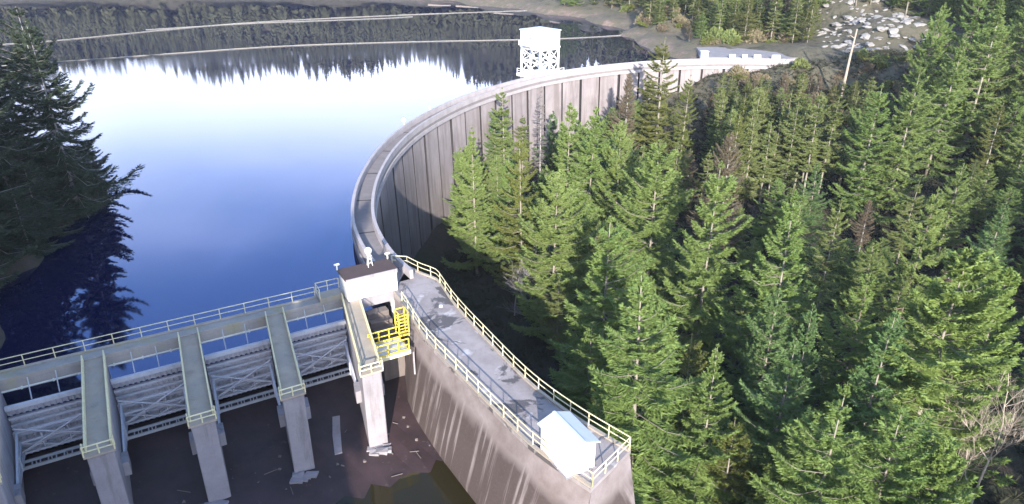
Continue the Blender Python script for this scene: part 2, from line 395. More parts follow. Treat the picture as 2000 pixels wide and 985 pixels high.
def strip(idx, d0, d1, z0, z1):
    """solid swept band following the crest between offsets d0 < d1 and heights z0 < z1"""
    m = MB(); vs = []; fs = []
    for i in idx:
        a, b = off(i, d0), off(i, d1)
        vs += [(a[0], a[1], z0), (b[0], b[1], z0), (b[0], b[1], z1), (a[0], a[1], z1)]
    n = len(idx)
    for k in range(n - 1):
        o = 4 * k
        for e in range(4): fs.append((o + e, o + 4 + e, o + 4 + (e + 1) % 4, o + (e + 1) % 4))
    fs.append((0, 1, 2, 3)); fs.append(tuple(4 * (n - 1) + e for e in (3, 2, 1, 0)))
    m.add(vs, fs); return m
allI = list(range(len(crestP)))
dam = thing('arch_dam', (crestP[60][0], crestP[60][1], -24), 'long curved concrete arch dam holding back the lake, narrow road along its crest', 'dam')
strip(allI, 0.25, 2.0, -27, -0.504).build('core_wall', M['joint'], dam)
strip(allI, 0.0, 2.75, -0.5, 0.0).build('crest_slab', M['crest'], dam)
up = strip(allI, -0.02, 0.36, 0.004, 0.95).build('upstream_parapet', M['parapet'], dam)
strip(allI, 2.42, 2.80, 0.004, 0.95).build('downstream_parapet', M['parapet'], dam)
strip(allI, 2.004, 2.95, -1.15, -0.504).build('crest_corbel', M['parapet'], dam)
strip(allI, -0.12, 0.245, -1.15, -0.51).build('upstream_corbel', M['parapet'], dam)
strip(allI, 0.0, 0.25, -12, -1.16).build('upstream_face', M['damface'], dam)
# thin raised dark bands across the crest road
for k in range(3, len(allI) - 3, 11):
    m = MB(); a, b, t = off(k, 0.37), off(k, 2.41), tang[k] * 0.11
    m.hexa([(a[0]-t[0], a[1]-t[1], 0.004), (b[0]-t[0], b[1]-t[1], 0.004), (b[0]+t[0], b[1]+t[1], 0.004), (a[0]+t[0], a[1]+t[1], 0.004),
            (a[0]-t[0], a[1]-t[1], 0.03), (b[0]-t[0], b[1]-t[1], 0.03), (b[0]+t[0], b[1]+t[1], 0.03), (a[0]+t[0], a[1]+t[1], 0.03)])
    m.build('road_band', M['joint'], dam)
# downstream face: separate concrete blocks with open dark joints between them
step = 6
for k in range(2, len(allI) - 1, step):
    idx = list(range(k, min(k + step, len(allI) - 1) + 1))
    if len(idx) < 3: continue
    vs = []; n = len(idx)
    for j, i in enumerate(idx):
        sh = 0.0
        if j == 0: sh = 0.22 + 0.07 * ((k * 5) % 4)
        if j == n - 1: sh = -(0.18 + 0.06 * ((k * 3) % 5))
        p0 = off(i, 1.9) + tang[i] * sh; jt = 0.03 * ((k * 7) % 5 - 2)
        p1 = off(i, 2.55 + jt) + tang[i] * sh; p2 = off(i, 3.35 + jt) + tang[i] * sh
        vs += [(p0[0], p0[1], -27), (p2[0], p2[1], -27), (p1[0], p1[1], -1.16), (p0[0], p0[1], -1.16)]
    fs = []
    for q in range(n - 1):
        o = 4 * q
        for e in range(4): fs.append((o + e, o + 4 + e, o + 4 + (e + 1) % 4, o + (e + 1) % 4))
    fs.append((0, 1, 2, 3)); fs.append(tuple(4 * (n - 1) + e for e in (3, 2, 1, 0)))
    fb = MB().add(vs, fs).build('face_block', M['damface'], dam)
    fb.data.materials.append(M['joint'])
    for q in (-1, -2): fb.data.polygons[len(fb.data.polygons) + q].material_index = 1

# ------------------------------------------------------------------ spillway frame: s along the bridge, t downstream
TH = R(29.5); AX = np.array([math.cos(TH), math.sin(TH)]); BX = np.array([math.sin(TH), -math.cos(TH)]); O0 = np.array([-31.4, 50.6])
def W(s, t, z=0.0):
    p = O0 + AX * s + BX * t; return (p[0], p[1], z)
def lbox(m, s0, s1, t0, t1, z0, z1):
    return m.hexa([W(s0, t1, z0), W(s1, t1, z0), W(s1, t0, z0), W(s0, t0, z0), W(s0, t1, z1), W(s1, t1, z1), W(s1, t0, z1), W(s0, t0, z1)])

# lake surface
lp = [tuple(off(i, 0.5)) for i in range(6, len(crestP), 4)] + [(74, 188), (400, 188), (400, 800), (-690, 800), (-690, 30)]
lp += [W(-22, 0.9)[:2], W(18.0, 0.9)[:2], W(21.4, 0.2)[:2], W(22.2, -2.2)[:2]]
import bmesh
bm = bmesh.new(); vs_ = [bm.verts.new((p[0], p[1], LAKE_Z)) for p in lp]
import mathutils
for tri in mathutils.geometry.tessellate_polygon([[Vector((p[0], p[1], 0)) for p in lp]]): bm.faces.new([vs_[k] for k in tri])
bmesh.ops.recalc_face_normals(bm, faces=bm.faces[:])
if sum(f.normal.z for f in bm.faces) < 0: bmesh.ops.reverse_faces(bm, faces=bm.faces[:])
me = bpy.data.meshes.new('lake_water'); bm.to_mesh(me); bm.free(); me.materials.append(M['lake'])
lo = bpy.data.objects.new('lake_water', me); COL.objects.link(lo); tag(lo, kind='structure')

# spillway apron (wet slope) and plunge pool
prof = [(0.2, -12), (0.2, -6.6), (1.2, -6.2), (2.5, -6.25), (5, -6.6), (8, -7.0), (11.5, -7.35), (16, -7.7), (24, -8.3), (24, -12)]
m = MB(); ss = list(np.linspace(-22, 22.0, 40)); vs = []
for s in ss:
    for t, z in prof: vs.append(W(s, t, z + (0.05 * math.sin(s * 2.3 + t) if 1 < t < 20 else 0)))
k = len(prof); fs = [(i * k + j, i * k + j + 1, (i + 1) * k + j + 1, (i + 1) * k + j) for i in range(len(ss) - 1) for j in range(k - 1)]
fs += [tuple(range(k - 1, -1, -1)), tuple((len(ss) - 1) * k + j for j in range(k))]
tag(m.add(vs, fs).build('spillway_apron', M['chute']), kind='structure')
m = MB().add([W(-22, 8, POOL_Z), W(-22, 60, POOL_Z), W(26, 60, POOL_Z), W(22.0, 8, POOL_Z)], [(0, 1, 2, 3)])
tag(m.build('pool_water', M['pool']), kind='structure')

# loose stones and branches left on the wet apron
m = MB(); dr = random.Random(31)
for k in range(60):
    s_, t_ = dr.uniform(-10, 20), 9.5 + 7 * dr.random() ** 1.5
    zz_ = float(np.interp(t_, [8, 11.5, 16, 24], [-7.0, -7.35, -7.7, -8.3])); c = W(s_, t_, zz_); r_ = dr.uniform(0.04, 0.13)
    if dr.random() < 0.35:
        a = dr.uniform(0, 6.28); L_ = dr.uniform(.2, .6); m.bar((c[0] - L_ * math.cos(a), c[1] - L_ * math.sin(a), zz_ + .08), (c[0] + L_ * math.cos(a), c[1] + L_ * math.sin(a), zz_ + .12), .05)
    else:
        n0 = len(m.v); m.box(c[0] - r_, c[0] + r_, c[1] - r_ * .8, c[1] + r_ * .8, zz_ - .1, zz_ + r_)
        m.v[n0:] = [(v[0] + dr.uniform(-.06, .06), v[1] + dr.uniform(-.06, .06), v[2] + dr.uniform(-.05, .05)) for v in m.v[n0:]]
tag(m.build('apron_debris', M['bed']), 'scattered stones and sticks on the wet spillway apron', 'debris', kind='stuff')
pp = [(-15.9, 50.9), (-15.3, 51.1), (-14.9, 49.4), (-14.2, 46.8), (-14.75, 46.5), (-15.4, 48.6)]  # pale slab in place of a patch of sunlight on the apron
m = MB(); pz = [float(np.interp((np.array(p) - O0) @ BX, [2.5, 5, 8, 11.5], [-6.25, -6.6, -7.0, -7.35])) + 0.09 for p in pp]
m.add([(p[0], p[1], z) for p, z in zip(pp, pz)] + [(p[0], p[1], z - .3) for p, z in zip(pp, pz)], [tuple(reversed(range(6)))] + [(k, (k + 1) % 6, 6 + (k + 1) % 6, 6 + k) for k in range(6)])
tag(m.build('sunlit_patch_slab', M['pier'], loc=(-15, 49, -7.2)), 'pale slab standing in for sunlight on the dark apron between the two right piers', 'sunlit patch')

# ------------------------------------------------------------------ railings
def post_mesh(name, h, r, mat): return MB().tube([(0, 0, 0), (0, 0, h)], r, 6).mesh(name, mat)
POST = {}
def railing(parent, pts, mat, h=1.05, r=0.045, spacing=1.9, mid=(0.55,), ends=True, toe=None):
    """top rail, mid rails and posts along world points, all parts of parent"""
    key = (mat.name, h, r)
    if key not in POST: POST[key] = post_mesh('post', h, r, mat)
    P = [Vector(p) for p in pts]
    MB().tube([p + Vector((0, 0, h)) for p in P], r, 6).build('top_rail', mat, parent)
    for q in mid: MB().tube([p + Vector((0, 0, h * q)) for p in P], r * 0.85, 6).build('mid_rail', mat, parent)
    if toe:
        for a, b in zip(P[:-1], P[1:]): MB().bar(a + Vector((0, 0, toe/2 + 0.01)), b + Vector((0, 0, toe/2 + 0.01)), 0.04, toe).build('toe_board', mat, parent)
    for a, b in zip(P[:-1], P[1:]):
        n = max(1, round((b - a).length / spacing))
        for i in range(n): inst('post', POST[key], parent, a.lerp(b, i / n))
    inst('post', POST[key], parent, P[-1])

# ------------------------------------------------------------------ service bridge
B0, B1 = -19.0, 18.05
br = thing('service_bridge', W(0, -2, -1.1), 'narrow concrete service bridge with railing crossing above the spillway gates', 'bridge')
lbox(MB(), B0, B1, -2.45, -0.95, -0.25, 0.0).build('deck', M['bridge'], br)
lbox(MB(), B0, B1, -1.25, -0.90, -1.10, -0.254).build('front_girder', M['bridge'], br)
lbox(MB(), B0, B1, -2.40, -2.05, -1.10, -0.254).build('rear_girder', M['bridge'], br)
lbox(MB(), B0, B1, -2.449, -2.25, 0.004, 0.16).build('kerb', M['bridge'], br)
lbox(MB(), B0, B1, -1.10, -0.93, 0.004, 0.12).build('kerb', M['bridge'], br)
railing(br, [W(B0, -2.35, 0.16), W(15.6, -2.35, 0.16)], M['rail'], 1.0, 0.04, 2.1, (0.5,))
MB().tube([W(B0, -0.80, -0.92), W(B1, -0.80, -0.92)], 0.075, 8).build('conduit_pipe', M['pipe'], br)
for i in range(16):
    s = B0 + 1.6 + i * 2.2
    lbox(MB(), s - 0.06, s + 0.06, -0.92, -0.70, -1.02, -0.82).build('pipe_bracket', M['pipe'], br)
# raised landing with rail beside the hut
lbox(MB(), 15.7, 18.0, -2.44, -0.96, 0.004, 0.45).build('landing', M['bridge'], br)
railing(br, [W(15.75, -1.0, 0.45), W(15.75, -2.4, 0.45), W(18.0, -2.4, 0.45)], M['rail'], 1.05, 0.045, 1.2, (0.5,))

# ------------------------------------------------------------------ piers
# (s at the bridge, s at the nose) of each pier's centre line
PIERS = [(-10.8, -9.9), (-3.3, -3.3), (4.05, 3.33), (11.45, 9.85), (18.6, 16.15)]
PW = 0.82
plabel = ['concrete spillway pier cut by the left edge of the picture',
          'leftmost whole spillway pier, tall pale nose, cream rails along its top',
          'second whole spillway pier from the left, broken rubble at its foot',
          'third whole spillway pier, standing between the two rightmost gates',
          'shorter stained spillway pier in front of the white hut, beside the yellow platform']
def psec(i, t, side):
    s0, s1 = PIERS[i]; f = (t + 1.0) / 13.2
    return s0 + (s1 - s0) * f + side * PW
for i, (s0, s1) in enumerate(PIERS):
    p = thing('spillway_pier', W(psec(i, 6, 0), 6, -8), plabel[i], 'pier', 'spillway piers')
    t0, t1 = -2.6, 12.2
    zt = -0.30
    L = lambda t, sd, z: W(psec(i, t, sd), t, z)
    shaft = MB()
    shaft.hexa([L(t1 + 0.25, -1, -9.5), L(t1 + 0.25, 1, -9.5), L(t0, 1, -12), L(t0, -1, -12), L(t1, -1, zt), L(t1, 1, zt), L(-0.9, 1, zt), L(-0.9, -1, zt)])
    shaft.build('shaft', M['pier'], p, bevel=0.06)
    e = 1.06
    MB().hexa([L(t1 - 0.3, -e, zt + 0.004), L(t1 - 0.3, e, zt + 0.004), L(-0.92, e, zt + 0.004), L(-0.92, -e, zt + 0.004),
               L(t1 - 0.3, -e, 0.0), L(t1 - 0.3, e, 0.0), L(-0.92, e, 0.0), L(-0.92, -e, 0.0)]).build('deck', M['deck'], p)
    for sd in (-0.96, 0.96):
        a, b = L(t1 - 0.35, sd, 0.01), L(-0.85, sd, 0.01)
        MB().bar((a[0], a[1], 0.075), (b[0], b[1], 0.075), 0.12, 0.14).build('kerb', M['rail'], p)
        railing(p, [b, a], M['rail'], 0.62, 0.05, 2.2, (0.5,))
    # cross rail and small bracket platform at the nose
    railing(p, [L(t1 - 0.35, -1.15, 0.0), L(t1 + 0.12, -1.15, 0.0), L(t1 + 0.12, 1.15, 0.0), L(t1 - 0.35, 1.15, 0.0)], M['rail'], 0.8, 0.055, 1.2, (0.5,))
    MB().hexa([L(t1 + 0.18, -1.2, -0.16), L(t1 + 0.18, 1.2, -0.16), L(t1 - 0.28, 1.2, -0.16), L(t1 - 0.28, -1.2, -0.16),
               L(t1 + 0.18, -1.2, -0.004), L(t1 + 0.18, 1.2, -0.004), L(t1 - 0.28, 1.2, -0.004), L(t1 - 0.28, -1.2, -0.004)]).build('nose_ledge', M['deck'], p)
    for sd in (-1, 1):      # trunnion block carrying the gate arms
        a = [L(9.6, sd * 1.0, -4.6), L(9.6, sd * 1.55, -4.6), L(8.2, sd * 1.55, -4.6), L(8.2, sd * 1.0, -4.6)]
        if sd < 0: a = [a[1], a[0], a[3], a[2]]
        MB().hexa(a + [(q[0], q[1], -3.4) for q in a]).build('trunnion_block', M['pier'], p)
    if i in (2, 3, 4):      # broken rubble at the pier foot
        for q in range(7):
            c = L(12.2 + random.uniform(0.3, 1.1), random.uniform(-1, 1), -7.45)
            rr = random.uniform(0.2, 0.5); mm = MB()
            mm.box(c[0] - rr, c[0] + rr, c[1] - rr * 0.7, c[1] + rr * 0.7, c[2] - 0.4, c[2] + rr * 0.5)
            mm.v = [(v[0] + random.uniform(-.12, .12), v[1] + random.uniform(-.12, .12), v[2] + random.uniform(-.1, .1)) for v in mm.v]
            mm.build('rubble_block', M['pier'], p)

# ------------------------------------------------------------------ radial gates
glabel = ['steel radial gate in the bay at the left edge of the picture', 'steel radial gate in the second bay from the left',
          'steel radial gate in the third bay from the left', 'steel radial gate in the bay next to the white hut']
def gate(i):
    g = thing('radial_gate', W((psec(i, 1, 1) + psec(i + 1, 1, -1)) / 2, 1, -6.2), glabel[i], 'gate', 'spillway gates')
    def G(f, t, z):                       # f in 0..1 across the bay
        a, b = psec(i, t, 1) + 0.06, psec(i + 1, t, -1) - 0.06
        return W(a + (b - a) * f, t, z)
    zc, tc, rad = -4.0, 9.0, 8.6          # trunnion axis and radius of the plate
    def arc(z, d=0.0): return tc - math.sqrt((rad - d) ** 2 - (z - zc) ** 2)
    zs = np.linspace(-6.15, -1.35, 9)
    vs = []; fs = []
    for z in zs:
        for f in (0, 1): vs.append(G(f, arc(z), z))
    for z in zs:
        for f in (0, 1): vs.append(G(f, arc(z, 0.06), z))
    n = 2 * len(zs)
    for k in range(len(zs) - 1):
        fs += [(2*k, 2*k+1, 2*k+3, 2*k+2), (n+2*k, n+2*k+2, n+2*k+3, n+2*k+1)]
    fs += [(n-2, n-1, 2*n-1, 2*n-2), (0, n, n+1, 1)]
    MB().add(vs, fs).build('skin_plate', M['steel'], g)
    for k in range(13):                   # vertical ribs
        f = 0.04 + 0.92 * k / 12
        mm = MB()
        for a, b in zip(zs[:-1], zs[1:]): mm.bar(G(f, arc(a, 0.16), a), G(f, arc(b, 0.16), b), 0.09, 0.20)
        mm.build('rib', M['steel'], g)
    for z, d, w in ((-1.42, 0.25, 0.36), (-2.5, 0.3, 0.2)):
        MB().bar(G(0.0, arc(z, d), z), G(1.0, arc(z, d), z), 0.30, w).build('top_beam', M['steel'], g)
    gz = (-3.2, -4.2, -5.2)
    gt = {}
    for z in gz:                          # horizontal truss girders: inner and outer chord with lacing
        ti, to = arc(z, 0.4), arc(z, 1.5); gt[z] = to
        MB().bar(G(0, ti, z), G(1, ti, z), 0.2, 0.22).build('girder', M['steel'], g)
        MB().bar(G(0.02, to, z), G(0.98, to, z), 0.17, 0.17).build('outer_chord', M['steel'], g)
        for k in range(6 if z == -5.2 else 0):
            f0, f1 = k / 6, (k + 1) / 6
            a, b = (ti, to) if k % 2 == 0 else (to, ti)
            MB().bar(G(f0, a, z), G(f1, b, z), 0.09).build('lacing_bar', M['steel'], g)
    # vertical face bracing between the chords, crossing diagonals
    for a, b in ((-3.2, -4.2), (-4.2, -5.2)):
        if a < -4: 
         for f0, f1 in ((0.02, 0.5), (0.5, 0.98)):
             MB().bar(G(f0, gt[a], a), G(f1, gt[b], b), 0.10).build('brace', M['steel'], g)
             MB().bar(G(f0, gt[b], b), G(f1, gt[a], a), 0.10).build('brace', M['steel'], g)
        for f in (0.02, 0.33, 0.66, 0.98): MB().bar(G(f, gt[a], a), G(f, gt[b], b), 0.10).build('strut', M['steel'], g)
    for f0, f1 in ((0.0, 1.0), (1.0, 0.0)):
        MB().tube([G(0.03 + 0.94 * f0, gt[-3.2] + 0.15, -2.7), G(0.03 + 0.94 * f1, gt[-5.2] + 0.2, -5.0)], 0.07, 6).build('cross_tube', M['steel'], g)
    # lower walkway beam in front of the gate
    MB().bar(G(0.0, 3.9, -5.30), G(1.0, 3.9, -5.30), 0.16, 0.22).build('walkway_beam', M['galv'], g)
    MB().bar(G(0.0, 3.9, -4.75), G(1.0, 3.9, -4.75), 0.07).build('walkway_rail', M['galv'], g)
    MB().bar(G(0.0, 3.0, -5.34), G(1.0, 3.0, -5.34), 0.14, 0.2).build('walkway_beam', M['galv'], g)
    for k in range(6): MB().bar(G(0.02 + 0.192 * k, 3.9, -5.2), G(0.02 + 0.192 * k, 3.9, -4.72), 0.06).build('walkway_post', M['galv'], g)
    for k in range(10): MB().bar(G(0.05 + 0.1 * k, 3.0, -5.26), G(0.05 + 0.1 * k, 3.9, -5.26), 0.09, 0.06).build('walkway_bar', M['galv'], g)
    # radial arms to the trunnions
    for f, tr in ((0.06, 0.015), (0.94, 0.985)):
        hub = G(tr, 8.7, -4.0)
        for z in gz: MB().bar(G(f, gt[z], z), hub, 0.16, 0.20).build('arm', M['steel'], g)
        MB().bar(G(f, arc(-3.2, 4.4), -3.45), G(f, arc(-5.2, 4.4), -4.75), 0.1).build('arm_tie', M['steel'], g)
    for f in (0.33, 0.67):                # hoist rods above the gate top
        MB().tube([G(f, arc(-1.4), -1.25), G(f, -0.55, 0.02)], 0.045, 6).build('hoist_rod', M['galv'], g)
for i in range(4): gate(i)

# ------------------------------------------------------------------ training wall (big curved side wall of the spillway)
WI = [(-11.6, 61.4), (-10.1, 58.5), (-7.7, 53.2), (-4.1, 47.3), (0.0, 40.9), (2.1, 38.0), (5.1, 34.9)]
WO = [(-11.0, 67.2), (-9.4, 65.6), (-7.6, 64.2), (-6.9, 62.6), (-5.2, 58.6), (-2.6, 53.6), (1.3, 46.6), (4.6, 42.2), (8.1, 38.5)]
wi, _ = resample(catmull(WI, 8), 0.9); wo_, _ = resample(catmull(WO, 8), 0.9)
N = 40
def even(P, n):
    d = np.r_[0, np.cumsum(np.linalg.norm(np.diff(P, axis=0), axis=1))]; s = np.linspace(0, d[-1], n)
    return np.stack([np.interp(s, d, P[:, k]) for k in range(2)], 1)
wi, wo_ = even(wi, N), even(wo_, N)
tw = thing('training_wall', (0, 48, -20), 'massive curved spillway side wall with a broad walkway on top and streaked brown face', 'wall')
vs = []
cols = []
for k in range(N):
    a, b = wi[k], wo_[k]
    dn = (a - b) / np.linalg.norm(a - b)
    bat = 2.3 * min(1, k / 8)
    ring = [(*(a), -0.3), (*(a + dn * bat * 0.3), -2.3), (*(a + dn * bat), -7.3), (*(a + dn * bat * 1.15), -11), (*(b - dn * 3.0), -24), (*(b - dn * 1.2), -9), (*(b), -0.3)]
    vs += ring
K = 7
fs = [(k * K + j, k * K + j + 1, (k + 1) * K + j + 1, (k + 1) * K + j) for k in range(N - 1) for j in range(K - 1)]
fs += [(k * K + K - 1, k * K, (k + 1) * K, (k + 1) * K + K - 1) for k in range(N - 1)]
# sloping end face
e0 = (N - 1) * K
ee = len(vs); dE = np.array([0.35, -0.94])
for j in range(K):
    v = vs[e0 + j]; dz = -0.3 - v[2]
    vs.append((v[0] + dE[0] * dz * 0.18, v[1] + dE[1] * dz * 0.18, v[2]))
fs += [(e0 + j, e0 + j + 1, ee + j + 1, ee + j) for j in range(K - 1)]
fs += [tuple(ee + j for j in range(K)), tuple(reversed(range(K)))]
MB().add(vs, fs).build('body', M['wing'], tw)
vs = []
for k in range(N):
    a, b = wi[k], wo_[k]; dn = (a - b) / np.linalg.norm(a - b)
    a2, b2 = a + dn * 0.12, b - dn * 0.12
    vs += [(*a2, -0.296), (*b2, -0.296), (*b2, 0.0), (*a2, 0.0)]
fs = []
for q in range(N - 1):
    o = 4 * q
    for e in range(4): fs.append((o + e, o + 4 + e, o + 4 + (e + 1) % 4, o + (e + 1) % 4))
fs += [(0, 1, 2, 3), tuple(4 * (N - 1) + e for e in (3, 2, 1, 0))]
MB().add(vs, fs).build('walkway_slab', M['wingdeck'], tw)
for side, P, sg in (('inner', wi, 1), ('outer', wo_, -1)):
    vs = []; fs = []
    for k in range(N):
        a, b = wi[k], wo_[k]; dn = (a - b) / np.linalg.norm(a - b) * sg
        p0, p1 = P[k] - dn * 0.22, P[k] + dn * 0.06
        vs += [(*p0, 0.004), (*p1, 0.004), (*p1, 0.14), (*p0, 0.14)]
    for q in range(N - 1):
        o = 4 * q
        for e in range(4): fs.append((o + e, o + 4 + e, o + 4 + (e + 1) % 4, o + (e + 1) % 4))
    fs += [(0, 1, 2, 3), tuple(4 * (N - 1) + e for e in (3, 2, 1, 0))]
    MB().add(vs, fs).build('kerb', M['deck'], tw)
pin = [(*(wi[k] + (wo_[k] - wi[k]) / np.linalg.norm(wo_[k] - wi[k]) * 0.08), 0.14) for k in range(3, N, 1)]
pout = [(*(wo_[k] + (wi[k] - wo_[k]) / np.linalg.norm(wo_[k] - wi[k]) * 0.08), 0.14) for k in range(0, N, 1)]
def railing_path(parent, pts, mat, h, r, spacing):
    P = np.array(pts)[:, :2]
    MB().tube([(p[0], p[1], 0.14 + h) for p in pts], r, 6).build('top_rail', mat, parent)
    MB().tube([(p[0], p[1], 0.14 + h * 0.52) for p in pts], r * 0.85, 6).build('mid_rail', mat, parent)
    Q, _ = resample(P, spacing)
    key = (mat.name, h, r)
    if key not in POST: POST[key] = post_mesh('post', h, r, mat)
    for q in Q: inst('post', POST[key], parent, (q[0], q[1], 0.14))
railing_path(tw, pin, M['rail'], 1.05, 0.045, 1.75)
railing_path(tw, pout, M['rail'], 1.05, 0.045, 1.75)
railing(tw, [pin[-1], (pout[-1][0] - 0.02, pout[-1][1], 0.14)], M['rail'], 1.05, 0.045, 1.7, (0.52,))
railing(tw, [(pout[0][0] - 1.6, pout[0][1] + 0.2, 0.14), pout[0]], M['rail'], 1.05, 0.045, 1.5, (0.52,))
MB().tube([(-6.7, 58.6, 0.0), (-6.7, 58.6, 0.12)], 0.18, 10).build('manhole_cap', M['white'], tw)

# ------------------------------------------------------------------ hut at the end of the bridge
hut = thing('gate_hut', W(20.6, -1, 0), 'flat-roofed white hut with dark brown roof at the junction of bridge and dam', 'hut')
hs0, hs1, ht0, ht1 = 18.1, 23.1, -2.25, 0.15
lbox(MB(), hs0, hs1, ht0, ht1, 0.05, 2.25).build('wall', M['white'], hut, bevel=0.02)
lbox(MB(), hs0 - 0.12, hs1 + 0.12, ht0 - 0.2, ht1 + 0.06, 2.254, 2.42).build('roof', M['roofbrown'], hut)
lbox(MB(), hs0 - 0.05, hs1 + 0.05, ht1 + 0.064, ht1 + 0.16, 2.05, 2.44).build('front_fascia', M['pier'], hut)
for s in (hs0 - 0.12, hs1 + 0.02):
    MB().tube([W(s, ht0 - 0.05, 2.424), W(s, ht0 - 0.05, 3.0)], 0.07, 8).build('roof_vent_pipe', M['pipe'], hut)
    MB().tube([W(s - 0.25, ht0 - 0.05, 3.0), W(s + 0.25, ht0 - 0.05, 3.0)], 0.11, 8).build('vent_cap', M['pipe'], hut)
lbox(MB(), hs0 - 0.0, hs1, ht0 - 0.6, ht1 + 0.1, -0.9, 0.045).build('floor_beam', M['pier'], hut)
lbox(MB(), 22.4, hs1 + 0.02, ht1 - 0.5, ht1 + 0.02, -3, -0.91).build('support_column', M['white'], hut)
lbox(MB(), hs1 + 0.004, hs1 + 0.05, -1.6, -0.8, 0.05, 2.0).build('door', M['galv'], hut)
lm = thing('lamp_mast', W(21.0, -1.6, 2.424), 'small lattice mast carrying a white globe on the hut roof', 'lamp')
c0 = Vector(W(21.0, -1.6, 2.424))
for k in range(3):
    a = k * 2.094 + 0.4
    MB().tube([c0 + Vector((0.32 * math.cos(a), 0.32 * math.sin(a), 0)), c0 + Vector((0.1 * math.cos(a), 0.1 * math.sin(a), 1.35))], 0.04, 6).build('leg', M['pipe'], lm)
for z in (0.35, 0.75, 1.1): MB().tube([c0 + Vector((0.3 * math.cos(a), 0.3 * math.sin(a), z)) * 1 for a in (0.4, 2.5, 4.6, 6.68)], 0.025, 5).build('ring_brace', M['pipe'], lm)
def sphere(c, r, n=14, mm=10):
    vs = []; fs = []
    for i in range(mm + 1):
        th = math.pi * i / mm
        for k in range(n):
            a = 2 * math.pi * k / n
            vs.append((c[0] + r * math.sin(th) * math.cos(a), c[1] + r * math.sin(th) * math.sin(a), c[2] + r * math.cos(th)))
    for i in range(mm):
        for k in range(n): fs.append((i*n+k, (i+1)*n+k, (i+1)*n+(k+1) % n, i*n+(k+1) % n))
    return MB().add(vs, fs)
sphere(c0 + Vector((0, 0, 1.65)), 0.36).build('globe', M['white'], lm, smooth=True)

# small sluice bay below the hut: back wall and steps of water foam-stained concrete
sb = thing('sluice_sill', W(20.6, 2, -7), 'ribbed concrete sill in the narrow sluice below the white hut', 'sill')
for k in range(5):
    lbox(MB(), 19.5, 21.6, 0.4 + k * 0.9, 1.3 + k * 0.9 + 0.02, -9, -1.2 - k * 0.55).build('step', M['bed'], sb)

# ------------------------------------------------------------------ yellow access platform
yp = thing('access_platform', W(19.2, 7, -1), 'bright yellow steel access platform with railings and ladder beside the pier', 'platform')
lbox(MB(), 17.6, 20.55, 7.0, 9.4, -1.05, -0.92).build('floor_frame', M['yellow'], yp)
lbox(MB(), 17.55, 20.6, 9.405, 9.5, -1.25, -0.85).build('edge_beam', M['rail'], yp)
lbox(MB(), 17.7, 20.45, 7.1, 9.3, -0.915, -0.88).build('grating', M['galv'], yp)
railing(yp, [W(20.5, 7.05, -0.9), W(17.65, 7.05, -0.9), W(17.65, 9.35, -0.9), W(20.5, 9.35, -0.9)], M['yellow'], 1.15, 0.06, 0.95, (0.5,), toe=0.15)
# ladder box up to the walkway
for ds, dt in ((20.55, 6.1), (21.45, 6.1), (20.55, 7.0), (21.45, 7.0)):
    MB().bar(W(ds, dt, -1.0), W(ds, dt, 1.5), 0.10).build('ladder_post', M['yellow'], yp)
for z in np.arange(-0.8, 1.5, 0.33):
    MB().bar(W(20.55, 7.0, z), W(21.45, 7.0, z), 0.07).build('ladder_rung', M['yellow'], yp)
for z in (0.2, 0.85, 1.5):
    for (a, b) in (((20.55, 6.1), (20.55, 7.0)), ((21.45, 6.1), (21.45, 7.0)), ((20.55, 6.1), (21.45, 6.1))):
        MB().bar(W(*a, z), W(*b, z), 0.08).build('cage_bar', M['yellow'], yp)
lbox(MB(), 20.6, 21.4, 6.15, 6.95, -0.95, -0.9).build('landing_plate', M['yellow'], yp)
MB().bar(W(20.9, 9.3, -1.26), W(20.9, 9.3, -3.6), 0.14).build('support_leg', M['pier'], yp)

# ------------------------------------------------------------------ white shed on the end of the training wall
sd = thing('equipment_shed', W(24.3, 28.6, 0), 'plain white shed with pitched pale roof at the end of the training wall', 'shed')
a0, a1, b0, b1 = 23.15, 25.35, 26.9, 30.1
mid = (a0 + a1) / 2; ez, rz = 2.2, 2.62
def P(s, t, z): return W(s, t, z)
MB().add([P(a0, b1, .004), P(a1, b1, .004), P(a1, b0, .004), P(a0, b0, .004), P(a0, b1, ez), P(a1, b1, ez), P(a1, b0, ez), P(a0, b0, ez), P(mid, b1, rz - .06), P(mid, b0, rz - .06)],
         [(3, 2, 1, 0), (3, 0, 4, 7), (1, 2, 6, 5), (0, 1, 5, 8, 4), (2, 3, 7, 9, 6), (4, 8, 9, 7), (8, 5, 6, 9)]).build('wall', M['white'], sd)
ov = 0.22; th = 0.07
for sgn in (-1, 1):
    e = mid + sgn * (mid - a0 + ov); zz = ez - ov * (rz - ez) / (mid - a0)
    q = [P(mid, b1 + ov, rz), P(e, b1 + ov, zz), P(e, b0 - ov, zz), P(mid, b0 - ov, rz)]
    if sgn < 0: q = [q[1], q[0], q[3], q[2]]
    MB().hexa(q + [(v[0], v[1], v[2] + th) for v in q]).build('roof_slope', M['shedroof'], sd)
MB().bar(P(mid, b0 - ov - .01, rz + th), P(mid, b1 + ov + .01, rz + th), 0.2, 0.06).build('ridge_cap', M['shedroof'], sd)
for t in (b0 + 0.03, b0 + 1.1, b0 + 2.15, b1 - 0.03): lbox(MB(), a0 - 0.035, a0 - 0.003, t - 0.04, t + 0.04, 0.05, ez - 0.1).build('cladding_batten', M['white'], sd)
lbox(MB(), a0 + 0.6, a1 - 0.6, b1 + 0.003, b1 + 0.05, 0.03, 1.95).build('door', M['white'], sd)
lbox(MB(), a1 - 0.75, a1 - 0.68, b1 + 0.053, b1 + 0.09, 0.95, 1.05).build('door_handle', M['galv'], sd)
lbox(MB(), a0 - 0.1, a1 + 0.1, b0 - 0.1, b1 + 0.1, 0.004, 0.055).build('plinth', M['pier'], sd)

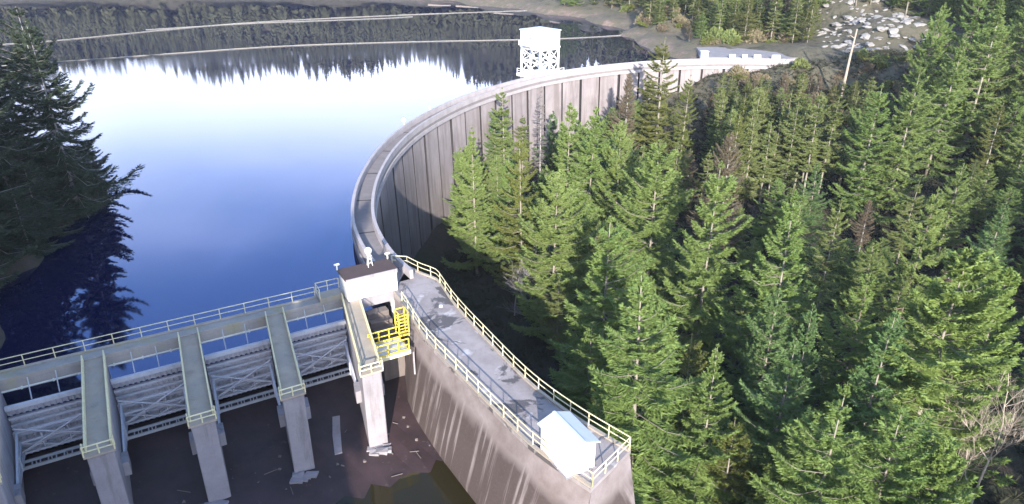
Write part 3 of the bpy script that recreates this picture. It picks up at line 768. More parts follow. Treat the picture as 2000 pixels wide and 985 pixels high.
# ------------------------------------------------------------------ intake tower on the lake side of the dam
ib = int(np.argmin(np.abs(crestP[:, 0] - 8.5) + np.abs(crestP[:, 1] - 167.6)))
TT, TN = tang[ib], -nrm[ib]          # along the dam, towards the lake
def Wt(u, v, z): p = crestP[ib] + TT * u + TN * v; return (p[0], p[1], z)
def tbox(m, u0, u1, v0, v1, z0, z1):
    return m.hexa([Wt(u0, v0, z0), Wt(u1, v0, z0), Wt(u1, v1, z0), Wt(u0, v1, z0), Wt(u0, v0, z1), Wt(u1, v0, z1), Wt(u1, v1, z1), Wt(u0, v1, z1)])
it = thing('intake_tower', Wt(0, 3, -2.3), 'white gatehouse raised on a braced steel trestle at the dam crest', 'tower')
U0, U1, V0, V1 = -2.6, 3.6, 0.2, 7.0
tbox(MB(), U0, U1, V0, V1, 6.6, 10.0).build('house', M['tower_white'], it, bevel=0.03)
tbox(MB(), U0 - 0.2, U1 + 0.2, V0 - 0.2, V1 + 0.2, 10.004, 10.25).build('roof', M['shedroof'], it)
tbox(MB(), U0 - 0.1, U1 + 0.1, V0 - 0.1, V1 + 0.1, 6.2, 6.596).build('floor_beam', M['tower_white'], it)
for u, v in ((U0 + .2, V0 + .2), (U1 - .2, V0 + .2), (U1 - .2, V1 - .2), (U0 + .2, V1 - .2), ((U0 + U1) / 2, V0 + .2), ((U0+U1)/2, V1 - .2)):
    tbox(MB(), u - 0.17, u + 0.17, v - 0.17, v + 0.17, -8 if v > 1 else -0.3, 6.19).build('leg', M['tower_white'], it)
def tb(p, q, w=0.13): MB().bar(Wt(*p), Wt(*q), w).build('brace', M['tower_white'], it)
um = (U0 + U1) / 2
for z0, z1 in ((0.4, 3.2), (3.2, 6.1)):
    for v in (V0 + .2, V1 - .2):
        tb((U0 + .2, v, z0), (um, v, z1)); tb((um, v, z0), (U0 + .2, v, z1)); tb((um, v, z0), (U1 - .2, v, z1)); tb((U1 - .2, v, z0), (um, v, z1))
        tb((U0 + .2, v, z1 - .1), (U1 - .2, v, z1 - .1), 0.25)
    for u in (U0 + .2, U1 - .2):
        tb((u, V0 + .2, z0), (u, V1 - .2, z1)); tb((u, V1 - .2, z0), (u, V0 + .2, z1)); tb((u, V0 + .2, z1 - .1), (u, V1 - .2, z1 - .1), 0.25)
for f in (0.62, 0.82):               # small dark windows of the face towards the valley
    u = U0 + (U1 - U0) * f
    w = tbox(MB(), u - 0.2, u + 0.2, V0 - 0.06, V0 - 0.004, 8.0, 8.9).build('window', M['white'], it)
    tbox(MB(), u - 0.13, u + 0.13, V0 - 0.08, V0 - 0.062, 8.08, 8.82).build('pane', M['glass'], w)
tbox(MB(), U0 - 1.5, U0 - 0.005, V0 + 1.5, V1 - 1.0, 6.9, 7.1).build('balcony', M['tower_white'], it)
tbox(MB(), U0 - 1.5, U0 - 1.42, V0 + 1.5, V1 - 1.0, 7.104, 8.0).build('balcony_rail', M['tower_white'], it)
tb((U0 - 1.3, V0 + 2, 6.9), (U0 + .1, V0 + 2, 4.4), 0.2); tb((U0 - 1.3, V1 - 1.5, 6.9), (U0 + .1, V1 - 1.5, 4.4), 0.2)
# stair flights inside the trestle
for (u0, z0, u1, z1) in ((U0 + .6, 0.4, U1 - 1, 3.2), (U1 - 1, 3.2, U0 + .6, 6.1)):
    MB().bar(Wt(u0, 2.0, z0), Wt(u1, 2.0, z1), 0.7, 0.22).build('stair_flight', M['tower_white'], it)
    MB().bar(Wt(u0, 1.65, z0 + 1), Wt(u1, 1.65, z1 + 1), 0.08).build('stair_rail', M['tower_white'], it)
tbox(MB(), U0 - 1.2, U1 + 1.5, -0.1, V1, -0.3, 0.35).build('base_platform', M['tower_white'], it)
railing(it, [Wt(U0 - 1.1, 0.0, 0.36), Wt(U1 + 1.4, 0.0, 0.36)], M['tower_white'], 1.1, 0.06, 1.4)
railing(it, [Wt(U0 - 1.1, 0.2, 0.36), Wt(U0 - 1.1, V1 - .1, 0.36)], M['tower_white'], 1.1, 0.06, 1.6)
tl = thing('tower_lamp', Wt(U0 - 1.2, V0 + 2, 8.0), 'white lamp on the balcony corner of the raised gatehouse', 'lamp')
c = Vector(Wt(U0 - 1.3, V0 + 2, 8.0)); MB().tube([c, c + Vector((0, 0, 1.0))], 0.06).build('pole', M['dark'], tl); sphere(c + Vector((0, 0, 1.25)), 0.33).build('globe', M['white'], tl, smooth=True)

# lamps and gauge boxes on the upstream parapet
def parapet_lamp(px, py, h, r, label):
    k = int(np.argmin((crestP[:, 0] - px) ** 2 + (crestP[:, 1] - py) ** 2)); p = off(k, -0.3)
    t = thing('parapet_lamp', (p[0], p[1], 0.2), label, 'lamp', 'lamps on the dam parapet')
    tbs = MB(); tbs.box(p[0] - .25, p[0] + .25, p[1] - .2, p[1] + .25, -0.1, 0.1); tbs.build('bracket', M['pipe'], t)
    MB().tube([(p[0], p[1], 0.1), (p[0], p[1], h)], 0.07).build('pole', M['pipe'], t)
    sphere((p[0], p[1], h + r), r).build('globe', M['white'], t, smooth=True)
parapet_lamp(-18.6, 121.5, 1.2, 0.42, 'larger white ball lamp on the lake-side parapet where the dam bends')
parapet_lamp(-15.2, 131.5, 1.1, 0.24, 'smaller white ball lamp farther along the lake-side parapet')

# ------------------------------------------------------------------ far abutment: road, cabinet, barriers, pole
def gz(x, y): return float(ground(np.array([x]), np.array([y]))[0])
rp = [(50, 190.2), (62, 189.5), (71, 187.5), (76, 190), (71, 199), (60, 207), (52, 206)]
m = MB(); m.add([(x, y, 0.6) for x, y in rp] + [(x, y, -0.6) for x, y in rp], [tuple(range(7))] + [((k + 1) % 7, k, 7 + k, 7 + (k + 1) % 7) for k in range(7)])
tag(m.build('road_apron', M['asphalt']), kind='structure')
cb = thing('control_cabinet', (48.8, 183.3, 0), 'tall white cabinet standing on the far end of the dam crest', 'cabinet')
MB().box(47.9, 49.7, 184.2, 185.6, 0.01, 2.9).build('case', M['white'], cb, bevel=0.04)
MB().box(47.8, 49.8, 184.1, 185.7, 2.904, 3.05).build('roof', M['white'], cb)
MB().box(48.1, 49.5, 184.15, 184.196, 0.2, 2.7).build('door', M['tower_white'], cb)
for k, (x, y, w, lab) in enumerate(((57.2, 188.9, 1.6, 'pale concrete barrier block, leftmost of the row by the far road'), (60.4, 188.8, 1.3, 'pale concrete barrier block, second of the row by the far road'), (63.6, 188.6, 1.8, 'pale concrete barrier block, third of the row by the far road'), (68.2, 187.9, 2.2, 'long pale concrete barrier block at the right end of the far road'))):
    m = MB(); m.hexa([(x - w/2, y - .4, .61), (x + w/2, y - .4, .61), (x + w/2, y + .4, .61), (x - w/2, y + .4, .61), (x - w/2 + .05, y - .2, 1.5), (x + w/2 - .05, y - .2, 1.5), (x + w/2 - .05, y + .2, 1.5), (x - w/2 + .05, y + .2, 1.5)])
    tag(m.build('barrier_block', M['white'], loc=(x, y, 0.61)), lab, 'barrier', 'barrier blocks by the far road')
up_ = thing('utility_pole', (76.5, 165, gz(76.5, 165)), 'bare pale wooden pole rising above the brown ground right of the dam', 'pole')
MB().tube([(76.5, 165, gz(76.5, 165) - .5), (76.8, 165.1, 5), (77.1, 165, 11.0)], 0.34, 8, 0.14).build('shaft', M['bark_tan'], up_)
MB().tube([(76.9, 165, 7.2), (78.2, 164.6, 8.0)], 0.12, 6, .04).build('branch_stub', M['bark_tan'], up_)
MB().tube([(76.9, 165, 9.0), (75.9, 165.4, 9.7)], 0.1, 6, .04).build('branch_stub', M['bark_tan'], up_)

# ------------------------------------------------------------------ floating log booms
def boom(pts, label, r=0.42, seg=9.0):
    P, _ = resample(catmull(pts, 10), seg)
    t = thing('log_boom', (P[len(P)//2][0], P[len(P)//2][1], LAKE_Z), label, 'log boom', 'log booms')
    for a, b in zip(P[:-1], P[1:]):
        d = (b - a) / np.linalg.norm(b - a); a2, b2 = a + d * 0.35, b - d * 0.35
        q = random.uniform(0.7, 1.15) * r; z = LAKE_Z + 0.1
        MB().tube([(*a2, z), (*b2, z)], q, 7, q * 0.85).build('log', M['log'], t)
    MB().tube([(*p, LAKE_Z + 0.15) for p in P], 0.07, 5).build('cable', M['galv'], t)
boom([(-150, 186), (-127, 198), (-100, 212), (-71, 226), (-36, 234), (2, 239), (22, 243), (40, 250)], 'near string of floating logs stretched across the lake behind the white gatehouse', 0.17)
boom([(-175, 222), (-149, 236), (-123, 262), (-98, 283), (-60, 300), (-20, 314), (23, 326)], 'far string of floating logs curving towards the brown shore', 0.19)
boom([(-130, 262), (-100, 279), (-72, 288), (-50, 295), (-40, 300)], 'short second string of logs lying close beside the far boom', 0.13)

# driftwood along the brown far shore
dl = ['longest', 'leftmost', 'slanting', 'short', 'thick', 'rightmost']
for k, (x, y, L, a) in enumerate(((-20, 361, 16, -0.45), (-36, 371, 12, -0.3), (-4, 352, 11, -0.6), (12, 341, 7, -0.9), (3, 350, 9, -0.2), (20, 330, 10, -1.0))):
    z = gz(x, y) + 0.5
    m = MB().tube([(x - L/2 * math.cos(a), y - L/2 * math.sin(a), z), (x, y, z + .1), (x + L/2 * math.cos(a), y + L/2 * math.sin(a), z)], 0.55, 7, 0.3)
    tag(m.build('driftwood_log', M['bark_tan'], loc=(x, y, z)), dl[k] + ' bleached driftwood log on the brown shore at the top of the picture', 'log', 'driftwood on the far shore')

# ------------------------------------------------------------------ pale rock slope above the far road
rk = thing('rock_slope', (100, 205, gz(100, 205)), 'pale broken rock slope in the clearing above the far road', 'rocks')
def rock_mesh(seed):
    r_ = np.random.default_rng(seed); v, f = [], []
    import mathutils
    b = bmesh.new(); bmesh.ops.create_icosphere(b, subdivisions=2, radius=1)
    for q in b.verts:
        n = q.co.normalized(); q.co = Vector((round(n.x * 1.6) / 1.6 * .6 + n.x * .5, round(n.y * 1.6) / 1.6 * .6 + n.y * .5, (round(n.z * 1.5) / 1.5 * .5 + n.z * .5) * 0.6)) * r_.uniform(0.85, 1.15)
    me = bpy.data.meshes.new('rock'); b.to_mesh(me); b.free(); me.materials.append(M['rock']); return me
RM = [rock_mesh(k) for k in range(4)]
rr = random.Random(4)
for k in range(260):
    u, v = rr.random(), rr.random()
    x = 83 + 22 * u + rr.uniform(-2, 2) + 9 * v; y = 188 + 48 * v + rr.uniform(-3, 3) - 4 * u
    s = rr.choice((0.3, 0.4, 0.5, 0.6, 0.8, 1.1))
    o = inst('rock', RM[k % 4], rk, (x, y, gz(x, y) - 0.05 * s)); o.scale = (s * rr.uniform(1, 1.8), s, s * rr.uniform(.6, 1.1)); o.rotation_euler = (rr.uniform(-.3, .3), rr.uniform(-.3, .3), rr.uniform(0, 6.3))

#TREES
# ------------------------------------------------------------------ conifers
def norm(a): return a / np.maximum(1e-9, np.linalg.norm(a, axis=-1, keepdims=True))
def conifer(seed, H=24.0, Rad=3.6, nb=190, crown0=0.10, up=0.55, low=-0.25, curl=0.25, droop=0.15, dens=1.0, prof=0.8, leaf=1.0, bulge=0.0, tw=0.32):
    """crown triangles and trunk of one conifer; z up, base at 0"""
    g = np.random.default_rng(seed)
    T = []                                    # triangles: arrays (n,3,3)
    TR = MB()
    bend = g.uniform(-0.25, 0.25, 2)
    def axis_at(z): return np.array([bend[0] * (z / H) ** 2, bend[1] * (z / H) ** 2 , z])
    TR.tube([axis_at(H * k / 8) for k in range(9)], 0.009 * H + 0.03, 7, 0.02)
    nw = max(8, nb // 5)                       # whorls of about five boughs, a few stray ones between
    wf = np.linspace(0.0, 1.0, nw) ** 1.0 + g.normal(0, 0.25 / nw, nw)
    fr = np.repeat(wf, 5) + g.normal(0, 0.16 / nw, nw * 5); az = np.tile(np.arange(5) * 1.2566, nw) + np.repeat(g.random(nw) * 6.28, 5) + g.normal(0, 0.22, nw * 5)
    drop = g.random(nw * 5) > 0.10; fr, az = np.clip(fr[drop], 0.0, 1.0), az[drop]; o_ = np.argsort(fr); fr, az = fr[o_], az[o_]
    gaps = g.uniform(0, 6.28, 3)
    for f, a in zip(fr, az):
        z0 = H * (1 - 0.01 - f * (1 - crown0))
        L = Rad * ((f ** prof) * (1 - bulge * max(0, f - 0.6) / 0.4) + 0.012) * g.uniform(0.62, 1.22)
        L *= 1 + 0.22 * math.sin(a + gaps[0] + 3 * f) + 0.14 * math.sin(2 * a + gaps[1] + 7 * f) + 0.10 * math.sin(11 * f + gaps[2])
        if g.random() < 0.07: L *= 0.35
        if f > 0.75: L *= g.uniform(0.55, 1.0)
        el = up + (low - up) * min(1, f * 1.5) + g.normal(0, 0.09)
        d = np.array([math.cos(a), math.sin(a), 0.0]); s = np.array([-d[1], d[0], 0.0])
        o = axis_at(z0)
        def pos(t):
            t = np.asarray(t)[..., None]
            return o + d * (L * t * math.cos(el)) + np.array([0, 0, 1.0]) * (L * (math.sin(el) * t - droop * t * (1 - t) * 1.6 + curl * t ** 3 * 0.8))
        TR.tube([pos(0.0), pos(0.5), pos(0.95)], 0.018 + 0.010 * L, 3, 0.008)
        n = max(4, int(dens * (8 + 8.5 * L)))
        t = np.linspace(0.10 + 0.15 * g.random(), 1.0, n) + g.normal(0, 0.02, n); t = np.clip(t, 0.08, 1.0)
        sd = np.where(np.arange(n) % 2 == 0, 1.0, -1.0)
        p = pos(t); tan = norm(pos(np.minimum(t + 0.05, 1.05)) - pos(t - 0.05))
        ph = g.normal(0.85, 0.18, n)
        lt = (tw * L * (1.05 - 0.8 * t) + min(0.28, 0.07 + 0.16 * L)) * g.uniform(0.7, 1.25, n)
        q = norm(tan * np.cos(ph)[:, None] + s[None] * (sd * np.sin(ph))[:, None] + np.array([0, 0, 1.0]) * g.normal(-0.08 - droop * 0.3, 0.08, n)[:, None])
        # each twig: feathered with short needle blades
        K = 4
        for k in range(K):
            u = (k + 0.4) / K
            b = p + q * (lt * u * 0.85)[:, None]
            for w_ in (1, -1):
                r3 = norm(g.normal(0, 1, (n, 3)))
                side = norm(np.cross(q, np.array([0, 0, 1.0]) + r3 * 0.5)) * w_
                tipv = norm(q * 0.9 + side * 0.75 + r3 * 0.25)
                ll = leaf * (min(0.20, 0.09 + 0.09 * L) + 0.22 * lt * (1 - 0.4 * u))[:, None]
                wv = np.cross(tipv, r3); wv = norm(wv) * (leaf * 0.062)
                T.append(np.stack([b - wv, b + wv, b + tipv * ll], 1))
        e = p + q * lt[:, None]; r3 = norm(g.normal(0, 1, (n, 3))); wv = norm(np.cross(q, r3)) * (leaf * 0.06)
        T.append(np.stack([p - wv, p + wv, e], 1))
    # leader
    n = 22; zt = H * (1 - 0.07 * g.random(n)); a = g.random(n) * 6.28
    p = np.stack([axis_at(z) for z in zt]); d = np.stack([np.cos(a) * .3, np.sin(a) * .3, np.full(n, .7)], 1)
    wv = norm(np.cross(d, g.normal(0, 1, (n, 3)))) * 0.04
    T.append(np.stack([p - wv, p + wv, p + d * 0.38], 1))
    T = np.concatenate(T)
    return T.reshape(-1, 3), np.arange(len(T) * 3).reshape(-1, 3), TR

def proto(key, fol, bark, **k):
    v, f, tr = conifer(**k)
    return (raw('crown', v, f, M[fol]), tr.mesh('trunk', M[bark], smooth=True), k.get('H', 24.0))
PRO = {}
def mk(key, fol, bark, seeds, **k): PRO[key] = [proto(key, fol, bark, seed=s, **k) for s in seeds]
FIR = dict(Rad=6.0, nb=125, up=0.62, low=-0.10, curl=0.32, droop=0.18, dens=1.0, prof=0.82, leaf=1.15)
mk('fir', 'fir', 'bark_pale', (1, 2, 3), **FIR)
PRO['fir'] += [proto('fir', 'fir', 'bark_pale', seed=s_, **dict(FIR, Rad=r_, prof=p_, low=l_, nb=n_)) for s_, r_, p_, l_, n_ in ((5, 5.2, 0.9, -0.3, 140), (6, 6.8, 0.62, 0.05, 115), (7, 5.8, 0.8, -0.22, 120))]
mk('bluefir', 'bluefir', 'bark_pale', (11, 12), **FIR)
mk('yfir', 'yellow_green', 'bark_pale', (21, 22), Rad=4.6, nb=110, up=0.6, low=-0.05, curl=0.25, droop=0.15, prof=0.7)
mk('olive', 'olive', 'bark_pale', (31, 32, 33), Rad=3.9, nb=100, up=0.5, low=-0.2, curl=0.2, droop=0.2, prof=0.65, crown0=0.2, leaf=1.2)
mk('thin', 'olive', 'bark_pale', (41, 42), Rad=3.0, nb=80, up=0.5, low=-0.25, curl=0.2, droop=0.2, prof=0.55, crown0=0.32, dens=1.0, leaf=1.2)
mk('cedar', 'cedar', 'bark_pale', (51, 52), Rad=5.4, nb=190, up=0.75, low=0.0, curl=0.15, droop=0.26, prof=0.58, bulge=0.25, dens=1.05, leaf=1.25, crown0=0.04, tw=0.25)
mk('brown', 'brown', 'bark_grey', (61, 62), Rad=3.6, nb=170, up=0.95, low=0.25, curl=0.35, droop=0.05, prof=0.6, crown0=0.15, leaf=0.8)
mk('dead', 'grey', 'bark_grey', (71,), Rad=2.6, nb=110, up=0.3, low=-0.35, curl=0.1, droop=0.2, prof=0.7, dens=0.5, leaf=0.7)
mk('shadedfir', 'shadedfir', 'bark_grey', (91, 92), Rad=6.6, nb=120, up=0.35, low=-0.35, curl=0.25, droop=0.3, prof=0.6, crown0=0.04, dens=1.1)
mk('shade', 'fir', 'bark_dark', (81, 82), Rad=6.8, nb=115, up=0.35, low=-0.35, curl=0.25, droop=0.3, prof=0.6, crown0=0.06, dens=1.1)

tree_rng = random.Random(11)
def tree(kind, x, y, H, label, cat='tree', group=None, name=None, wide=1.0, v=None):
    pr = PRO[kind]; cr, tr, H0 = pr[(tree_rng.randrange(len(pr)) if v is None else v) % len(pr)]
    z = gz(x, y) - 0.3
    nm = name or {'cedar': 'cedar_tree', 'brown': 'broadleaf_tree', 'dead': 'dead_tree', 'thin': 'slim_conifer', 'olive': 'slim_conifer', 'yfir': 'light_conifer', 'shadedfir': 'dark_conifer'}.get(kind, 'fir_tree')
    t = thing(nm, (x, y, z), label, cat, group)
    s = H / H0; w = s ** 0.6 * wide
    t.scale = (w, w, s); t.rotation_euler = (tree_rng.gauss(0, .012), tree_rng.gauss(0, .012), tree_rng.uniform(0, 6.28))
    for n, me in (('trunk', tr), ('crown', cr)):
        o = bpy.data.objects.new(n, me); COL.objects.link(o); o.parent = t
    return t

TREES = [
('fir', -6.0, 109.0, 26.0, 1.01, 'leftmost fir of the forest, pale trunk, close against the dam face'),
('olive', -1.5, 140.5, 23.0, 1.00, 'slim grey-green conifer whose tip just crosses the dam crest, left of the gatehouse'),
('yfir', 1.6, 99.5, 26.0, 1.01, 'bright yellow-green fir near the left edge of the forest'),
('dead', 6.1, 148.5, 22.0, 1.00, 'grey half-dead conifer in front of the raised gatehouse'),
('fir', 9.5, 117.0, 27.0, 1.12, 'broad sunlit fir in the clump in front of the dam, right of the yellow-green one'),
('fir', 12.9, 112.5, 27.0, 1.12, 'fir directly in front of the last pale dam joints'),
('fir', 17.3, 110.0, 26.0, 0.90, 'narrow pale-tipped fir between the dam-face clump and the big middle fir'),
('fir', 20.1, 94.0, 28.0, 1.18, 'large pale-tipped fir in the middle of the forest, bare trunk showing low down'),
('fir', 23.3, 77.0, 28.0, 1.01, 'dense bright green spire fir right of the large middle fir'),
('fir', 29.7, 69.5, 27.0, 0.95, 'slender bright green fir standing alone before the dim forest'),
('brown', 33.7, 106.0, 24.0, 1.20, 'brownish tree rising behind the dense spire fir'),
('brown', 24.6, 152.0, 22.0, 1.10, 'tall brown-grey conical tree covering the far part of the dam face'),
('yfir', 32.3, 154.5, 27.0, 1.34, 'tall light green conifer rising above the dam crest, pale trunk'),
('shade', 46.6, 74.5, 27.0, 0.75, 'grey-topped fir standing up out of the dim forest on the right'),
('shade', 33.9, 60.5, 22.0, 0.80, 'fir with pale spreading upcurved branches left of the big cedar'),
('cedar', 38.1, 54.0, 28.0, 1.29, 'very large bright green cedar at the lower right'),
('cedar', 44.0, 56.5, 24.0, 1.01, 'cedar behind the largest one, cut by the right edge'),
('olive', 41.7, 85.0, 22.0, 1.00, 'thin dim conifer with a leaning pale trunk in the shaded hollow'),
('fir', 11.1, 51.5, 26.0, 1.40, 'wide fir nearest to the training wall, right of the white shed'),
('yfir', 16.7, 56.5, 17.0, 0.90, 'small yellow-green fir squeezed between two large firs at bottom centre'),
('fir', 16.8, 49.5, 21.0, 0.95, 'pale-tipped fir at bottom centre, right of the small yellow-green one'),
('bluefir', 22.8, 49.0, 22.0, 1.01, 'pointed fir at the bottom between the pale-tipped fir and the cedar'),
('bluefir', 28.5, 59.0, 20.0, 0.78, 'small dark blue-green fir tip behind the pointed bottom fir'),
('yfir', 18.8, 48.0, 15.0, 0.95, 'short yellowish fir at the bottom edge, right of the training wall end'),
('bluefir', 32.5, 53.0, 23.0, 1.01, 'blue-green fir just left of the largest cedar'),
('fir', 23.6, 41.5, 23.0, 1.06, 'fir at the bottom edge with a pale lower trunk'),
('fir', 23.5, 45.0, 18.0, 1.01, 'fir cut by the bottom edge, left of the pale lower trunk'),
('bluefir', 25.8, 61.0, 20.0, 0.90, 'dim fir behind the slender bright green one, lower branches grey'),
('fir', 8.0, 62.5, 17.0, 1.12, 'fir with a long low branch reaching left above the dark gap'),
('fir', 10.2, 69.0, 25.0, 1.23, 'broad fir below the dam-face clump, many layered branches'),
('fir', 5.5, 86.5, 25.0, 1.12, 'fir behind the grey leafless tree, olive shaded lower half'),
('olive', 6.0, 81.0, 12.0, 1.10, 'small thin conifer beside the grey leafless tree'),
('fir', 29.0, 42.5, 20.0, 1.12, 'lower fir filling the bottom edge below the big cedar'),
('cedar', 32.0, 41.5, 18.0, 0.90, 'small cedar below the largest cedar, beside the bare pale tree'),
('shade', 81.7, 144.0, 30.0, 0.80, 'tallest hillside conifer at the upper right, pale trunk streak'),
('fir', 81.5, 133.5, 28.0, 1.12, 'bright fir on the hillside beside the tallest hillside conifer'),
('fir', 90.0, 137.5, 30.0, 1.23, 'bright green conifer in the top right corner'),
('fir', 67.4, 119.0, 26.0, 1.12, 'hillside fir with long sloping pale trunk, right of the bare pole'),
('fir', 61.7, 119.5, 24.0, 1.12, 'dense fir on the slope just right of the bare pole'),
('yfir', 36.7, 149.5, 22.0, 0.90, 'yellow-green slim conifer under the far crest, left of the thin-stemmed group'),
('shadedfir', -57.5, 88.0, 23.0, 0.90, 'rightmost dark conifer on the left bank, overhanging the lake'),
('shadedfir', -61.0, 93.0, 24.0, 1.10, 'dark conifer with a pale grey trunk on the left bank'),
('shadedfir', -56.5, 64.5, 21.0, 1.10, 'lower dark conifer at the left edge beside the bridge'),
('shadedfir', -60.0, 80.0, 20.0, 1.01, 'dim conifer at the tip of the left bank, branches against the lake'),
('shadedfir', -59.0, 72.0, 25.0, 1.10, 'dark conifer half cut by the left edge of the picture'),
('olive', 75.4, 214.0, 19.0, 1.00, 'pale-stemmed conifer above the far road apron'),
]
for kind, x, y, H, wd, label in TREES: tree(kind, x, y, H, label, wide=wd)
